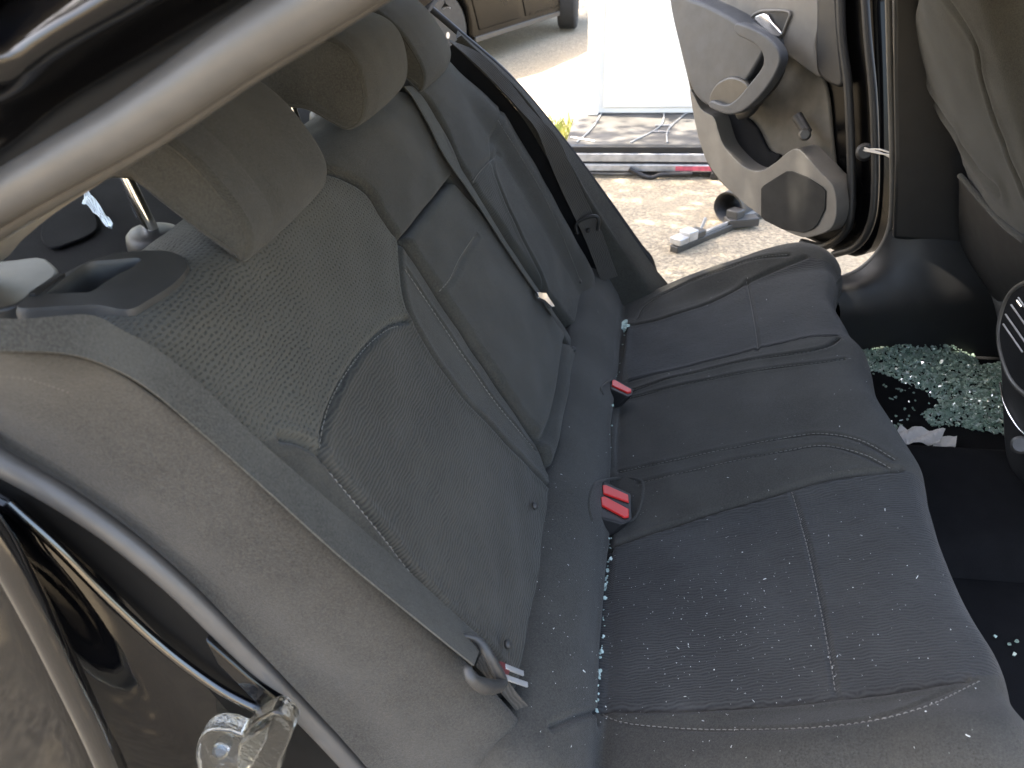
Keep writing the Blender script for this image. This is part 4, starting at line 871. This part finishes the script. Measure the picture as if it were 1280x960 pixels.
for l in (0, WB):
    turn = rad(22) if l else 0
    dirn = cnr*math.cos(turn)+ca*math.sin(turn); tang = np.cross(dirn, [0, 0, 1]); cc = cp(l, WR, -.08)
    V, F = tubeG([cc-dirn*.11, cc-dirn*.10, cc-dirn*.08, cc+dirn*.08, cc+dirn*.10, cc+dirn*.105, cc+dirn*.06], [.22, .29, WR, WR, .295, .225, .21], 40, cap=True)
    wh = obj('wheel', V, F, M['tyre'], bc, auto=40)
    V, F = tubeG([cc+dirn*.06, cc+dirn*.10, cc+dirn*.104, cc+dirn*.085], [.222, .225, .215, .20], 40, cap=False); obj('rim', V, F, M['wheel'], wh)
    for k in range(10):
        a = 2*math.pi*k/10+(.12 if k % 2 else -.12); rd = tang*math.cos(a)+np.array([0, 0, 1])*math.sin(a); sdv = np.cross(rd, dirn)
        V, F = boxG(cc+dirn*.088+rd*.125, rd*.085, sdv*.011, dirn*.012); bevelled(obj('spoke', V, F, M['wheel'], wh), .004)
    V, F = tubeG([cc+dirn*.07, cc+dirn*.10, cc+dirn*.104], [.04, .038, .02], 16); obj('hub_cap', V, F, M['wheel'], wh)
# grass tuft
m, ns, ls, b = newmat('grass_blade'); ls.new(ramp(ns, ls, noise(ns, ls, ns.new('ShaderNodeTexCoord').outputs['Object'], 9, 3), [(.35, (.10, .16, .025)), (.65, (.26, .25, .06))]), b.inputs['Base Color']); b.inputs['Roughness'].default_value = .6
Vv, Ff = [], []
for _ in range(1500):
    x, y = rng.uniform(-1.0, -.20), rng.uniform(3.55, 4.25)
    if rng.random() > 1-abs(y-3.9)/.5: continue
    hh = rng.uniform(.03, .09); a = rng.uniform(0, 6.28); le = rng.uniform(0, .05); dx, dy = .004*math.cos(a), .004*math.sin(a); k = len(Vv)
    Vv += [(x-dx, y-dy, -.01), (x+dx, y+dy, -.01), (x+le*math.sin(a)*.4+dx*.7, y+le*math.cos(a)*.4, hh*.6), (x+le*math.sin(a), y+le*math.cos(a), hh)]; Ff += [(k, k+1, k+2), (k, k+2, k+3)]
tag(obj('grass', Vv, Ff, m, None, False), 'yellow-green grass tuft beside the grey platform', 'grass', kind='stuff')

# shade trees beyond the frame: dappled ground shows two, the near-side one is added
m, ns, ls, b = newmat('leaf'); ls.new(ramp(ns, ls, noise(ns, ls, ns.new('ShaderNodeTexCoord').outputs['Object'], 3, 4), [(.3, (.035, .06, .015)), (.7, (.09, .12, .03))]), b.inputs['Base Color']); b.inputs['Roughness'].default_value = .6
def tree(base, cen, rx, ry, rz, n, label, seed):
    r_ = np.random.default_rng(seed); t = empty('shade_tree', base, label, 'tree', 'shade trees'); base = np.array(base, float); cen = np.array(cen, float)
    parts = [tubeG(smooth([base, base*.6+np.array([cen[0], cen[1], cen[2]*.5])*.4, cen-[0, 0, rz*.3], cen+[0, 0, rz*.5]], 16), np.linspace(.2, .05, 16), 10)]
    cl = []
    for k in range(9):
        d = r_.normal(size=3); d /= np.linalg.norm(d); e = cen+d*[rx*.75, ry*.75, rz*.6]; a = base*.3+cen*.7-[0, 0, rz*.5]; parts.append(tubeG(smooth([a, (a+e)/2+[0, 0, .2], e], 8), np.linspace(.07, .02, 8), 6))
    V, F = join(parts); obj('trunk', V, F, M['wood'], t)
    cc = [cen+(lambda d: d/np.linalg.norm(d)*r_.uniform(.2, 1)**.5)(r_.normal(size=3))*[rx, ry, rz] for _ in range(60)]
    V, F = [], []
    for _ in range(n):
        p = cc[r_.integers(60)]+r_.normal(0, .3, 3); a = r_.normal(size=3); a /= np.linalg.norm(a); b2_ = np.cross(a, r_.normal(size=3)); b2_ /= np.linalg.norm(b2_); l = r_.uniform(.05, .1); k = len(V)
        V += [p-a*l, p+b2_*l*.45, p+a*l, p-b2_*l*.45]; F += [(k, k+1, k+2, k+3)]
    obj('crown', V, F, m, t, False)
tree((-3.6, 4.2, 0), (-2.3, 2.0, 5.2), 2.4, 1.9, .9, 13000, 'leafy tree shading the ground beside the opposite door, outside the frame', 3)
tree((-4.8, 10.4, 0), (-3.2, 9.2, 5.2), 2.4, 2.0, 1.0, 8000, 'leafy tree shading the dark parked car, outside the frame', 5)
tree((-5.2, -.6, 0), (-3.2, -1.0, 5.2), 2.4, 1.7, 1.0, 14000, 'unseen leafy tree added to shade the near side of the car', 8)  # unseen tree, added to darken the ground mirrored in the near paint
